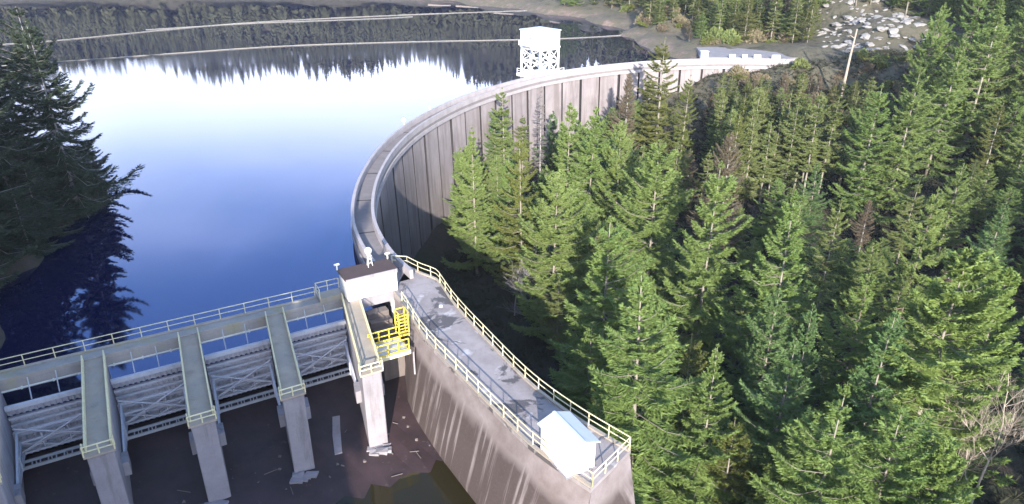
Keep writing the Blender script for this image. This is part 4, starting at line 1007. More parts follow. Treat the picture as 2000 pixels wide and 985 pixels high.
FILL = [
('F', 'olive', 12.7, 123.1, 14.3, 'leftmost of the olive conifers left of the narrow pale-tipped fir'),
('F', 'fir', -6.4, 116.9, 15.9, 'third from left of the green firs below the leftmost fir at the dam face'),
('F', 'bluefir', 9.1, 151.9, 15.9, 'blue-green fir below the half-dead conifer before the gatehouse'),
('F', 'bluefir', 13.1, 140.0, 16.8, 'leftmost of the blue-green firs left of the narrow pale-tipped fir'),
('F', 'fir', 14.7, 96.0, 14.8, 'leftmost of the green firs above the wide fir near the shed'),
('F', 'fir', 22.3, 155.0, 13.5, 'green fir above the narrow pale-tipped fir'),
('F', 'fir', -0.4, 120.5, 17.8, 'leftmost of the green firs below the bright yellow-green fir'),
('F', 'olive', 15.1, 99.8, 13.8, 'olive conifer above the wide fir near the shed'),
('F', 'bluefir', 20.4, 114.8, 15.6, 'blue-green fir left of the large middle fir'),
('F', 'fir', -2.6, 125.3, 16.4, 'green fir left of the bright yellow-green fir'),
('F', 'fir', 6.0, 119.1, 16.0, 'third from left of the green firs below the bright yellow-green fir'),
('F', 'olive', 9.1, 87.9, 13.8, 'leftmost of the olive conifers left of the wide fir near the shed'),
('F', 'olive', 2.4, 154.3, 13.6, 'olive conifer above the bright yellow-green fir'),
('F', 'olive', -5.5, 122.3, 16.1, 'olive conifer below the leftmost fir at the dam face'),
('F', 'fir', -9.4, 126.4, 16.8, 'leftmost of the green firs below the leftmost fir at the dam face'),
('F', 'fir', -2.7, 150.8, 16.7, 'green fir right of the leftmost fir at the dam face'),
('F', 'fir', 14.6, 143.8, 13.1, 'green fir left of the narrow pale-tipped fir'),
('F', 'fir', -5.0, 157.1, 13.6, 'green fir above the leftmost fir at the dam face'),
('F', 'olive', 22.7, 135.3, 13.4, 'olive conifer below the narrow pale-tipped fir'),
('F', 'fir', 2.7, 104.1, 15.5, 'second from left of the green firs below the bright yellow-green fir'),
('F', 'bluefir', 17.7, 124.4, 17.6, 'leftmost of the blue-green firs below the narrow pale-tipped fir'),
('F', 'bluefir', -3.6, 145.4, 16.1, 'blue-green fir right of the leftmost fir at the dam face'),
('F', 'bluefir', 17.1, 136.1, 13.4, 'second from left of the blue-green firs left of the narrow pale-tipped fir'),
('F', 'olive', 10.0, 126.7, 13.7, 'olive conifer right of the bright yellow-green fir'),
('F', 'olive', 16.0, 149.0, 14.1, 'second from left of the olive conifers left of the narrow pale-tipped fir'),
('F', 'olive', 26.3, 139.1, 13.7, 'olive conifer left of the large middle fir'),
('F', 'fir', 15.4, 75.0, 15.4, 'green fir left of the wide fir near the shed'),
('F', 'bluefir', -9.7, 141.4, 13.2, 'blue-green fir left of the leftmost fir at the dam face'),
('F', 'fir', 9.8, 131.7, 14.1, 'green fir right of the bright yellow-green fir'),
('F', 'olive', 11.6, 91.5, 17.2, 'second from left of the olive conifers left of the wide fir near the shed'),
('F', 'fir', -8.3, 136.7, 13.4, 'second from left of the green firs below the leftmost fir at the dam face'),
('F', 'bluefir', 19.7, 133.3, 15.9, 'second from left of the blue-green firs below the narrow pale-tipped fir'),
('F', 'fir', 26.4, 159.4, 14.7, 'green fir below the conical brown-grey tree'),
('F', 'fir', 19.1, 102.0, 14.2, 'second from left of the green firs above the wide fir near the shed'),
('B', 'thin', 56.0, 140.6, 13.6, 'fifth from left of the thin-stemmed conifers right of the brownish tree'),
('B', 'thin', 42.4, 142.7, 13.8, 'leftmost of the thin-stemmed conifers left of the brownish tree'),
('B', 'thin', 66.0, 136.1, 18.8, 'eighth from left of the thin-stemmed conifers left of the dense fir by the pole'),
('B', 'thin', 65.3, 143.3, 14.7, 'sixth from left of the thin-stemmed conifers left of the dense fir by the pole'),
('B', 'yfir', 65.5, 127.3, 19.2, 'yellow-green conifer below the dense fir by the pole'),
('B', 'thin', 36.0, 125.1, 13.9, 'thin-stemmed conifer left of the dense spire fir'),
('B', 'yfir', 40.3, 125.1, 20.2, 'second from left of the yellow-green conifers above the brownish tree'),
('B', 'yfir', 50.9, 140.6, 16.5, 'second from left of the yellow-green conifers right of the brownish tree'),
('B', 'thin', 45.9, 155.6, 17.7, 'leftmost of the thin-stemmed conifers above the brownish tree'),
('B', 'thin', 43.8, 146.9, 18.2, 'second from left of the thin-stemmed conifers above the brownish tree'),
('B', 'thin', 50.0, 130.6, 15.0, 'third from left of the thin-stemmed conifers right of the brownish tree'),
('B', 'thin', 43.8, 139.7, 15.4, 'fourth from left of the thin-stemmed conifers above the brownish tree'),
('B', 'yfir', 54.1, 136.0, 15.3, 'third from left of the yellow-green conifers right of the brownish tree'),
('B', 'olive', 44.3, 151.6, 15.3, 'leftmost of the olive conifers above the brownish tree'),
('B', 'yfir', 30.6, 159.6, 14.7, 'second from left of the yellow-green conifers right of the conical brown-grey tree'),
('B', 'thin', 61.4, 126.1, 16.3, 'thin-stemmed conifer below the dense fir by the pole'),
('B', 'olive', 43.8, 126.0, 18.3, 'leftmost of the olive conifers right of the brownish tree'),
('B', 'thin', 41.1, 132.0, 20.1, 'third from left of the thin-stemmed conifers above the brownish tree'),
('B', 'thin', 55.9, 152.7, 14.2, 'leftmost of the thin-stemmed conifers right of the brownish tree'),
('B', 'yfir', 30.4, 136.0, 13.5, 'yellow-green conifer below the large middle fir'),
('B', 'thin', 71.6, 141.0, 19.6, 'eleventh from left of the thin-stemmed conifers left of the dense fir by the pole'),
('B', 'thin', 54.8, 125.9, 21.0, 'fourth from left of the thin-stemmed conifers left of the dense fir by the pole'),
('B', 'yfir', 50.3, 156.1, 15.0, 'third from left of the yellow-green conifers above the brownish tree'),
('B', 'thin', 51.1, 147.9, 19.6, 'eighth from left of the thin-stemmed conifers above the brownish tree'),
('B', 'thin', 57.9, 126.5, 19.5, 'seventh from left of the thin-stemmed conifers left of the dense fir by the pole'),
('B', 'yfir', 62.2, 135.1, 13.6, 'second from left of the yellow-green conifers left of the dense fir by the pole'),
('B', 'thin', 59.7, 157.6, 13.0, 'fourth from left of the thin-stemmed conifers right of the brownish tree'),
('B', 'yfir', 60.0, 147.9, 16.5, 'leftmost of the yellow-green conifers left of the dense fir by the pole'),
('B', 'thin', 74.6, 147.8, 17.6, 'tenth from left of the thin-stemmed conifers left of the dense fir by the pole'),
('B', 'thin', 32.7, 130.0, 14.7, 'thin-stemmed conifer right of the large middle fir'),
('B', 'thin', 52.8, 153.1, 14.6, 'seventh from left of the thin-stemmed conifers above the brownish tree'),
('B', 'thin', 59.9, 143.2, 16.6, 'leftmost of the thin-stemmed conifers left of the dense fir by the pole'),
('B', 'thin', 62.0, 140.9, 16.7, 'fifth from left of the thin-stemmed conifers left of the dense fir by the pole'),
('B', 'thin', 44.5, 130.1, 19.3, 'fifth from left of the thin-stemmed conifers above the brownish tree'),
('B', 'thin', 54.1, 158.7, 15.5, 'sixth from left of the thin-stemmed conifers above the brownish tree'),
('B', 'thin', 47.7, 137.9, 20.5, 'ninth from left of the thin-stemmed conifers above the brownish tree'),
('B', 'olive', 65.6, 149.3, 14.3, 'leftmost of the olive conifers left of the dense fir by the pole'),
('B', 'olive', 52.3, 132.9, 19.9, 'fifth from left of the olive conifers right of the brownish tree'),
('B', 'thin', 41.6, 135.4, 16.1, 'second from left of the thin-stemmed conifers left of the brownish tree'),
('B', 'yfir', 31.7, 166.4, 13.2, 'leftmost of the yellow-green conifers right of the conical brown-grey tree'),
('B', 'olive', 47.1, 148.2, 17.0, 'fifth from left of the olive conifers above the brownish tree'),
('B', 'thin', 47.1, 126.9, 16.6, 'second from left of the thin-stemmed conifers right of the brownish tree'),
('B', 'olive', 69.4, 133.0, 13.5, 'olive conifer below the dense fir by the pole'),
('B', 'thin', 30.8, 143.3, 13.2, 'thin-stemmed conifer below the large middle fir'),
('B', 'olive', 51.8, 127.7, 18.8, 'sixth from left of the olive conifers right of the brownish tree'),
('B', 'thin', 55.2, 131.4, 17.9, 'second from left of the thin-stemmed conifers left of the dense fir by the pole'),
('B', 'yfir', 51.4, 144.9, 18.3, 'seventh from left of the yellow-green conifers above the brownish tree'),
('B', 'olive', 30.7, 127.4, 16.0, 'olive conifer right of the large middle fir'),
('B', 'thin', 53.4, 149.9, 18.0, 'tenth from left of the thin-stemmed conifers above the brownish tree'),
('B', 'yfir', 44.6, 135.3, 17.8, 'fourth from left of the yellow-green conifers above the brownish tree'),
('B', 'thin', 58.2, 135.2, 16.1, 'third from left of the thin-stemmed conifers left of the dense fir by the pole'),
('B', 'yfir', 46.5, 141.6, 18.8, 'fifth from left of the yellow-green conifers above the brownish tree'),
('A', 'bluefir', 52.8, 117.1, 12.1, 'blue-green fir above the slender bright fir'),
('A', 'shade', 26.5, 97.9, 10.5, 'leftmost of the dark firs right of the wide fir near the shed'),
('A', 'fir', 81.3, 98.3, 11.7, 'third from left of the green firs right of the largest cedar'),
('A', 'shade', 43.8, 110.7, 12.8, 'dark fir left of the slender bright fir'),
('A', 'olive', 72.3, 97.3, 12.7, 'leftmost of the olive conifers right of the largest cedar'),
('A', 'bluefir', 67.5, 91.3, 16.5, 'blue-green fir above the largest cedar'),
('A', 'fir', 88.0, 108.8, 10.8, 'fourth from left of the green firs right of the grey-topped fir'),
('A', 'brown', 58.2, 84.2, 12.4, 'brownish tree left of the largest cedar'),
('A', 'shade', 43.8, 101.0, 14.2, 'dark fir below the slender bright fir'),
('A', 'brown', 24.2, 108.4, 9.3, 'brownish tree above the wide fir near the shed'),
('A', 'bluefir', 81.9, 91.2, 12.9, 'blue-green fir right of the largest cedar'),
('A', 'fir', 27.0, 86.0, 16.3, 'second from left of the green firs right of the wide fir near the shed'),
('A', 'fir', 77.1, 94.2, 10.5, 'leftmost of the green firs right of the largest cedar'),
('A', 'olive', 70.9, 82.2, 13.0, 'second from left of the olive conifers right of the largest cedar'),
('A', 'brown', 83.2, 103.4, 12.7, 'brownish tree right of the grey-topped fir'),
('A', 'fir', 37.5, 109.8, 9.2, 'green fir below the dense spire fir'),
('A', 'shade', 54.9, 95.7, 9.8, 'second from left of the dark firs above the fir with upcurved branches'),
('A', 'shade', 89.7, 98.5, 13.4, 'second from left of the dark firs right of the largest cedar'),
('A', 'olive', 66.6, 72.4, 10.9, 'third from left of the olive conifers right of the largest cedar'),
('A', 'fir', 41.0, 92.5, 10.0, 'green fir left of the fir with upcurved branches'),
('A', 'brown', 59.3, 110.2, 9.8, 'brownish tree left of the grey-topped fir'),
('A', 'olive', 63.8, 106.2, 15.0, 'olive conifer left of the grey-topped fir'),
('A', 'fir', 37.0, 99.2, 9.0, 'green fir left of the slender bright fir'),
('A', 'shade', 49.4, 95.1, 10.0, 'leftmost of the dark firs above the fir with upcurved branches'),
('A', 'olive', 79.5, 116.8, 9.2, 'olive conifer right of the grey-topped fir'),
('A', 'shade', 77.6, 104.3, 10.9, 'dark fir right of the grey-topped fir'),
('A', 'olive', 52.1, 84.2, 10.5, 'olive conifer right of the fir with upcurved branches'),
('A', 'brown', 35.6, 136.4, 12.8, 'brownish tree left of the dense spire fir'),
('A', 'brown', 32.8, 113.1, 13.4, 'brownish tree below the dense spire fir'),
('A', 'olive', 29.1, 78.2, 10.4, 'olive conifer left of the pointed bottom fir'),
('A', 'shade', 25.4, 125.5, 14.5, 'dark fir below the large middle fir'),
('A', 'fir', 86.7, 114.9, 9.3, 'third from left of the green firs right of the grey-topped fir'),
('A', 'shade', 80.7, 84.8, 16.7, 'third from left of the dark firs right of the largest cedar'),
('A', 'fir', 78.0, 111.0, 11.1, 'second from left of the green firs right of the grey-topped fir'),
('A', 'olive', 47.8, 114.3, 9.8, 'olive conifer left of the slender bright fir'),
('A', 'fir', 92.1, 104.1, 10.7, 'sixth from left of the green firs right of the largest cedar'),
('A', 'fir', 21.7, 87.1, 12.1, 'leftmost of the green firs right of the wide fir near the shed'),
('A', 'fir', 71.0, 75.7, 9.7, 'fifth from left of the green firs right of the largest cedar'),
('A', 'shade', 62.3, 88.8, 9.8, 'dark fir below the largest cedar'),
('A', 'fir', 70.3, 106.2, 16.7, 'leftmost of the green firs right of the grey-topped fir'),
('A', 'fir', 50.5, 89.7, 12.7, 'green fir above the fir with upcurved branches'),
('A', 'shade', 76.4, 88.2, 14.8, 'leftmost of the dark firs right of the largest cedar'),
('A', 'bluefir', 24.8, 144.6, 12.0, 'third from left of the blue-green firs below the narrow pale-tipped fir'),
('A', 'shade', 30.3, 101.7, 10.5, 'second from left of the dark firs right of the wide fir near the shed'),
('E', 'bluefir', 52.3, 46.1, 10.1, 'second from left of the blue-green firs below the largest cedar'),
('E', 'fir', 54.7, 55.2, 14.0, 'fourth from left of the green firs right of the largest cedar'),
('E', 'cedar', 42.6, 34.0, 11.4, 'cedar below the largest cedar'),
('E', 'bluefir', 44.8, 41.4, 13.5, 'leftmost of the blue-green firs below the largest cedar'),
('E', 'cedar', 63.9, 63.0, 15.0, 'cedar right of the largest cedar'),
('E', 'cedar', 19.7, 32.0, 14.3, 'cedar below the pointed bottom fir'),
('E', 'fir', 57.1, 63.5, 12.3, 'second from left of the green firs right of the largest cedar'),
('E', 'cedar', 36.9, 30.5, 14.3, 'cedar right of the pointed bottom fir'),
('C', 'fir', 114.6, 175.5, 20.8, 'fifth from left of the green firs above the top right corner conifer'),
('C', 'yfir', 118.0, 183.6, 16.9, 'second from left of the yellow-green conifers above the top right corner conifer'),
('C', 'yfir', 118.3, 169.3, 18.9, 'leftmost of the yellow-green conifers right of the top right corner conifer'),
('C', 'fir', 102.9, 148.2, 23.5, 'leftmost of the green firs right of the top right corner conifer'),
('C', 'fir', 123.1, 176.8, 23.3, 'seventh from left of the green firs above the top right corner conifer'),
('C', 'yfir', 105.2, 143.8, 20.4, 'third from left of the yellow-green conifers right of the top right corner conifer'),
('C', 'shade', 128.1, 182.3, 17.3, 'second from left of the dark firs right of the top right corner conifer'),
('C', 'fir', 127.2, 189.6, 20.8, 'sixth from left of the green firs above the top right corner conifer'),
('C', 'fir', 115.6, 165.1, 21.3, 'second from left of the green firs right of the top right corner conifer'),
('C', 'yfir', 94.3, 141.8, 22.3, 'yellow-green conifer below the top right corner conifer'),
('C', 'fir', 120.6, 196.4, 19.4, 'third from left of the green firs above the top right corner conifer'),
('C', 'yfir', 116.1, 191.6, 16.3, 'leftmost of the yellow-green conifers above the top right corner conifer'),
('C', 'fir', 98.1, 144.8, 16.6, 'second from left of the green firs below the top right corner conifer'),
('C', 'fir', 89.4, 119.9, 20.0, 'third from left of the green firs below the top right corner conifer'),
('C', 'shade', 127.4, 197.9, 17.6, 'leftmost of the dark firs above the top right corner conifer'),
('C', 'shade', 92.1, 147.4, 26.8, 'dark fir left of the top right corner conifer'),
('C', 'fir', 99.8, 137.4, 26.9, 'third from left of the green firs right of the top right corner conifer'),
('C', 'fir', 86.0, 148.3, 25.0, 'green fir right of the tallest hillside conifer'),
('C', 'fir', 95.9, 126.1, 20.1, 'fourth from left of the green firs below the top right corner conifer'),
('C', 'fir', 121.4, 187.6, 18.4, 'fourth from left of the green firs above the top right corner conifer'),
('C', 'fir', 115.1, 206.5, 16.3, 'second from left of the green firs above the tallest hillside conifer'),
('C', 'fir', 97.8, 149.9, 18.9, 'leftmost of the green firs below the top right corner conifer'),
('C', 'fir', 118.4, 202.2, 16.6, 'fifth from left of the green firs above the tallest hillside conifer'),
('C', 'shade', 107.6, 149.5, 16.2, 'leftmost of the dark firs right of the top right corner conifer'),
('C', 'shade', 122.8, 181.9, 18.9, 'second from left of the dark firs above the top right corner conifer'),
('C', 'yfir', 122.2, 172.1, 19.2, 'fourth from left of the yellow-green conifers right of the top right corner conifer'),
('C', 'fir', 123.0, 208.7, 16.3, 'leftmost of the green firs above the top right corner conifer'),
('C', 'yfir', 86.1, 123.4, 17.7, 'yellow-green conifer right of the hillside fir with sloping trunk'),
('C', 'yfir', 114.8, 160.4, 17.3, 'second from left of the yellow-green conifers right of the top right corner conifer'),
('C', 'shade', 90.7, 126.9, 17.6, 'dark fir right of the hillside fir with sloping trunk'),
('C', 'shade', 99.8, 131.9, 18.3, 'dark fir below the top right corner conifer'),
('B', 'yfir', 71.2, 157.3, 7.6, 'third from left of the yellow-green conifers left of the dense fir by the pole'),
('B', 'olive', 47.4, 162.0, 9.6, 'second from left of the olive conifers above the brownish tree'),
('B', 'olive', 49.4, 163.5, 5.2, 'third from left of the olive conifers above the brownish tree'),
('B', 'olive', 59.7, 162.6, 6.7, 'third from left of the olive conifers right of the brownish tree'),
('B', 'yfir', 54.5, 164.7, 9.5, 'sixth from left of the yellow-green conifers above the brownish tree'),
('B', 'brown', 46.2, 164.2, 9.0, 'leftmost of the brownish trees above the brownish tree'),
('B', 'brown', 78.8, 157.0, 5.4, 'fifth from left of the brownish trees left of the dense fir by the pole'),
('B', 'thin', 81.2, 165.6, 5.3, 'ninth from left of the thin-stemmed conifers left of the dense fir by the pole'),
('B', 'olive', 56.6, 158.2, 6.0, 'second from left of the olive conifers right of the brownish tree'),
('B', 'brown', 56.4, 166.2, 7.5, 'second from left of the brownish trees above the brownish tree'),
('B', 'brown', 66.0, 156.2, 9.1, 'second from left of the brownish trees left of the dense fir by the pole'),
('B', 'olive', 52.7, 167.3, 5.8, 'fourth from left of the olive conifers above the brownish tree'),
('B', 'olive', 62.5, 157.4, 5.3, 'fourth from left of the olive conifers right of the brownish tree'),
('B', 'olive', 74.3, 159.7, 5.6, 'second from left of the olive conifers left of the dense fir by the pole'),
('B', 'yfir', 57.5, 160.7, 7.5, 'leftmost of the yellow-green conifers right of the brownish tree'),
('B', 'yfir', 75.7, 157.5, 7.3, 'fourth from left of the yellow-green conifers left of the dense fir by the pole'),
('B', 'yfir', 55.8, 168.5, 6.1, 'leftmost of the yellow-green conifers below the far road apron'),
('B', 'thin', 49.8, 169.3, 8.3, 'thin-stemmed conifer below the white cabinet'),
('B', 'thin', 82.3, 156.4, 5.6, 'thin-stemmed conifer right of the dense fir by the pole'),
('B', 'thin', 64.8, 159.8, 10.7, 'second from left of the thin-stemmed conifers below the bare pole'),
('B', 'olive', 52.1, 169.5, 6.9, 'olive conifer below the far road apron'),
('B', 'brown', 62.1, 162.8, 10.0, 'brownish tree right of the far road apron'),
('B', 'brown', 69.4, 166.3, 5.1, 'leftmost of the brownish trees left of the dense fir by the pole'),
('B', 'brown', 46.4, 158.6, 9.5, 'brownish tree left of the brownish tree'),
('B', 'olive', 51.9, 163.0, 9.9, 'sixth from left of the olive conifers above the brownish tree'),
('B', 'brown', 70.2, 163.5, 5.8, 'third from left of the brownish trees left of the dense fir by the pole'),
('B', 'yfir', 48.9, 159.2, 10.1, 'leftmost of the yellow-green conifers above the brownish tree'),
('B', 'olive', 53.4, 160.9, 8.5, 'seventh from left of the olive conifers above the brownish tree'),
('B', 'thin', 58.7, 168.0, 5.9, 'leftmost of the thin-stemmed conifers below the far road apron'),
('B', 'olive', 57.0, 163.0, 8.5, 'eighth from left of the olive conifers above the brownish tree'),
('B', 'thin', 65.7, 164.0, 6.8, 'leftmost of the thin-stemmed conifers below the bare pole'),
('B', 'yfir', 63.4, 165.0, 6.4, 'second from left of the yellow-green conifers below the far road apron'),
('B', 'thin', 59.3, 165.1, 7.5, 'second from left of the thin-stemmed conifers below the far road apron'),
('B', 'brown', 73.4, 162.0, 5.3, 'fourth from left of the brownish trees left of the dense fir by the pole'),
('D', 'brown', 79.8, 231.5, 13.2, 'leftmost of the brownish trees above the pale-stemmed far-road conifer'),
('D', 'yfir', 57.6, 259.7, 13.2, 'twelfth from left of the yellow-green conifers right of the brown far shore'),
('D', 'yfir', 69.0, 217.9, 11.9, 'sixth from left of the yellow-green conifers left of the pale-stemmed far-road conifer'),
('D', 'thin', 57.0, 245.8, 11.7, 'second from left of the thin-stemmed conifers right of the brown far shore'),
('D', 'yfir', 112.1, 211.8, 14.3, 'yellow-green conifer above the tallest hillside conifer'),
('D', 'thin', 67.2, 257.9, 13.7, 'second from left of the thin-stemmed conifers above the white cabinet'),
('D', 'brown', 72.7, 252.8, 8.2, 'brownish tree above the far road apron'),
('D', 'olive', 63.2, 247.9, 14.0, 'fourth from left of the olive conifers above the white cabinet'),
('D', 'fir', 67.6, 233.9, 13.4, 'leftmost of the green firs above the far road apron'),
('D', 'brown', 85.2, 230.0, 10.6, 'third from left of the brownish trees above the pale-stemmed far-road conifer'),
('D', 'olive', 92.0, 230.4, 13.9, 'leftmost of the olive conifers above the pale rock slope'),
('D', 'fir', 63.3, 269.0, 12.4, 'tenth from left of the green firs right of the brown far shore'),
('D', 'yfir', 45.5, 290.7, 13.8, 'yellow-green conifer above the brown far shore'),
('D', 'olive', 55.6, 221.1, 8.2, 'second from left of the olive conifers above the white cabinet'),
('D', 'fir', 79.1, 223.9, 14.5, 'fifth from left of the green firs above the pale-stemmed far-road conifer'),
('D', 'yfir', 47.4, 252.0, 13.4, 'fifth from left of the yellow-green conifers right of the brown far shore'),
('D', 'fir', 88.4, 226.4, 8.6, 'second from left of the green firs right of the pale-stemmed far-road conifer'),
('D', 'olive', 48.2, 243.3, 9.3, 'fourth from left of the olive conifers right of the brown far shore'),
('D', 'yfir', 89.8, 221.8, 8.4, 'yellow-green conifer left of the bare pole'),
('D', 'fir', 74.0, 231.7, 14.3, 'second from left of the green firs above the pale-stemmed far-road conifer'),
('D', 'fir', 55.3, 215.6, 8.3, 'fourth from left of the green firs above the white cabinet'),
('D', 'thin', 100.2, 218.1, 11.8, 'thin-stemmed conifer above the pale rock slope'),
('D', 'yfir', 83.5, 235.7, 8.5, 'second from left of the yellow-green conifers above the pale-stemmed far-road conifer'),
('D', 'yfir', 71.7, 256.6, 14.7, 'leftmost of the yellow-green conifers left of the pale-stemmed far-road conifer'),
('D', 'olive', 79.7, 208.4, 14.6, 'olive conifer right of the pale-stemmed far-road conifer'),
('D', 'thin', 59.8, 213.3, 12.8, 'leftmost of the thin-stemmed conifers above the far road apron'),
('D', 'brown', 56.6, 266.7, 15.2, 'fifth from left of the brownish trees right of the brown far shore'),
('D', 'brown', 56.6, 275.2, 14.2, 'third from left of the brownish trees right of the brown far shore'),
('D', 'olive', 50.3, 283.6, 15.3, 'olive conifer above the brown far shore'),
('D', 'olive', 60.9, 243.5, 11.9, 'third from left of the olive conifers above the white cabinet'),
('D', 'yfir', 77.6, 248.8, 10.9, 'fifth from left of the yellow-green conifers left of the pale-stemmed far-road conifer'),
('D', 'brown', 83.2, 239.6, 12.6, 'second from left of the brownish trees above the pale-stemmed far-road conifer'),
('D', 'olive', 73.2, 239.5, 16.0, 'leftmost of the olive conifers above the pale-stemmed far-road conifer'),
('D', 'yfir', 82.5, 217.2, 8.9, 'leftmost of the yellow-green conifers right of the pale-stemmed far-road conifer'),
('D', 'fir', 49.8, 263.6, 8.5, 'leftmost of the green firs right of the brown far shore'),
('D', 'fir', 77.6, 238.5, 13.4, 'third from left of the green firs above the pale-stemmed far-road conifer'),
('D', 'yfir', 49.4, 289.6, 10.0, 'leftmost of the yellow-green conifers right of the brown far shore'),
('D', 'yfir', 60.6, 226.1, 15.9, 'sixth from left of the yellow-green conifers above the white cabinet'),
('D', 'fir', 51.4, 254.1, 15.4, 'fifth from left of the green firs right of the brown far shore'),
('D', 'yfir', 54.4, 262.7, 9.0, 'eighth from left of the yellow-green conifers right of the brown far shore'),
('D', 'brown', 76.2, 262.1, 12.5, 'brownish tree left of the pale-stemmed far-road conifer'),
('D', 'fir', 79.4, 212.2, 9.6, 'leftmost of the green firs right of the pale-stemmed far-road conifer'),
('D', 'fir', 22.0, 314.0, 15.9, 'leftmost of the green firs left of the brown far shore'),
('D', 'thin', 70.8, 269.8, 10.8, 'third from left of the thin-stemmed conifers above the white cabinet'),
('D', 'olive', 79.5, 253.5, 14.7, 'second from left of the olive conifers above the pale-stemmed far-road conifer'),
('D', 'yfir', 65.2, 229.1, 11.5, 'second from left of the yellow-green conifers above the far road apron'),
('D', 'yfir', 84.3, 221.5, 12.0, 'second from left of the yellow-green conifers right of the pale-stemmed far-road conifer'),
('D', 'olive', 43.2, 296.9, 9.3, 'third from left of the olive conifers left of the brown far shore'),
('D', 'yfir', 64.6, 216.0, 12.7, 'fourth from left of the yellow-green conifers above the far road apron'),
('D', 'fir', 25.9, 311.5, 14.7, 'second from left of the green firs left of the brown far shore'),
('D', 'fir', 119.6, 211.4, 12.4, 'third from left of the green firs above the tallest hillside conifer'),
('D', 'olive', 40.0, 299.7, 15.2, 'leftmost of the olive conifers left of the brown far shore'),
('D', 'yfir', 83.4, 210.8, 15.3, 'third from left of the yellow-green conifers right of the pale-stemmed far-road conifer'),
('D', 'olive', 46.0, 248.5, 15.6, 'second from left of the olive conifers right of the brown far shore'),
('D', 'thin', 108.5, 205.2, 15.0, 'thin-stemmed conifer above the tallest hillside conifer'),
('D', 'olive', 52.5, 243.1, 9.4, 'eighth from left of the olive conifers right of the brown far shore'),
('D', 'yfir', 59.5, 270.5, 13.1, 'eleventh from left of the yellow-green conifers right of the brown far shore'),
('D', 'olive', 69.4, 240.7, 14.4, 'leftmost of the olive conifers left of the pale-stemmed far-road conifer'),
('D', 'yfir', 40.0, 306.4, 10.2, 'third from left of the yellow-green conifers left of the brown far shore'),
('D', 'fir', 68.4, 264.2, 10.1, 'fifth from left of the green firs above the white cabinet'),
('D', 'olive', 116.5, 214.5, 14.4, 'olive conifer above the tallest hillside conifer'),
('D', 'fir', 65.9, 243.2, 9.9, 'seventh from left of the green firs above the white cabinet'),
('D', 'brown', 48.2, 256.6, 9.1, 'leftmost of the brownish trees right of the brown far shore'),
('D', 'olive', 62.7, 236.4, 14.2, 'fifth from left of the olive conifers above the white cabinet'),
('D', 'thin', 58.0, 239.1, 11.5, 'leftmost of the thin-stemmed conifers above the white cabinet'),
('D', 'yfir', 74.9, 246.1, 9.9, 'second from left of the yellow-green conifers left of the pale-stemmed far-road conifer'),
('D', 'fir', 60.8, 222.1, 11.3, 'eighth from left of the green firs above the white cabinet'),
('D', 'yfir', 88.2, 242.1, 15.9, 'fifth from left of the yellow-green conifers above the pale-stemmed far-road conifer'),
('D', 'yfir', 77.8, 219.1, 13.7, 'third from left of the yellow-green conifers above the pale-stemmed far-road conifer'),
('D', 'olive', 103.9, 217.1, 10.8, 'second from left of the olive conifers above the pale rock slope'),
('D', 'fir', 52.5, 270.0, 10.6, 'second from left of the green firs right of the brown far shore'),
('D', 'fir', 62.8, 264.5, 8.4, 'leftmost of the green firs above the white cabinet'),
('D', 'fir', 59.0, 252.6, 13.7, 'ninth from left of the green firs right of the brown far shore'),
('D', 'yfir', 74.3, 227.5, 13.8, 'leftmost of the yellow-green conifers above the pale-stemmed far-road conifer'),
('D', 'yfir', 67.4, 213.1, 13.5, 'seventh from left of the yellow-green conifers left of the pale-stemmed far-road conifer'),
('D', 'yfir', 69.5, 222.0, 14.2, 'fourth from left of the yellow-green conifers left of the pale-stemmed far-road conifer'),
('D', 'fir', 127.3, 205.3, 8.8, 'second from left of the green firs above the top right corner conifer'),
('D', 'fir', 65.5, 219.7, 13.2, 'second from left of the green firs left of the pale-stemmed far-road conifer'),
('D', 'thin', 52.2, 275.0, 13.7, 'leftmost of the thin-stemmed conifers right of the brown far shore'),
('D', 'fir', 83.0, 246.2, 9.7, 'fourth from left of the green firs above the pale-stemmed far-road conifer'),
('D', 'yfir', 61.9, 231.3, 15.5, 'fifth from left of the yellow-green conifers above the white cabinet'),
('D', 'olive', 73.7, 221.3, 11.8, 'second from left of the olive conifers left of the pale-stemmed far-road conifer'),
('D', 'fir', 119.1, 207.0, 11.1, 'fourth from left of the green firs above the tallest hillside conifer'),
('D', 'fir', 109.7, 214.8, 14.1, 'leftmost of the green firs above the tallest hillside conifer'),
('D', 'fir', 89.2, 234.3, 15.4, 'sixth from left of the green firs above the pale-stemmed far-road conifer'),
('D', 'fir', 55.3, 255.8, 14.0, 'eighth from left of the green firs right of the brown far shore'),
('D', 'yfir', 58.8, 235.2, 10.2, 'third from left of the yellow-green conifers above the white cabinet'),
('D', 'olive', 90.6, 238.6, 10.6, 'fourth from left of the olive conifers above the pale-stemmed far-road conifer'),
('D', 'brown', 66.2, 271.8, 12.3, 'seventh from left of the brownish trees right of the brown far shore'),
('D', 'thin', 43.1, 302.4, 11.5, 'thin-stemmed conifer left of the brown far shore'),
('D', 'fir', 68.2, 253.3, 11.1, 'sixth from left of the green firs above the white cabinet'),
('D', 'fir', 78.0, 257.7, 14.8, 'leftmost of the green firs above the pale-stemmed far-road conifer'),
('D', 'thin', 71.3, 235.1, 15.6, 'thin-stemmed conifer left of the pale-stemmed far-road conifer'),
('D', 'fir', 93.4, 226.2, 12.7, 'green fir above the pale rock slope'),
('D', 'yfir', 77.8, 243.5, 8.3, 'eighth from left of the yellow-green conifers left of the pale-stemmed far-road conifer'),
('D', 'yfir', 86.9, 237.7, 11.1, 'fourth from left of the yellow-green conifers above the pale-stemmed far-road conifer'),
('D', 'thin', 85.9, 215.3, 13.9, 'thin-stemmed conifer right of the pale-stemmed far-road conifer'),
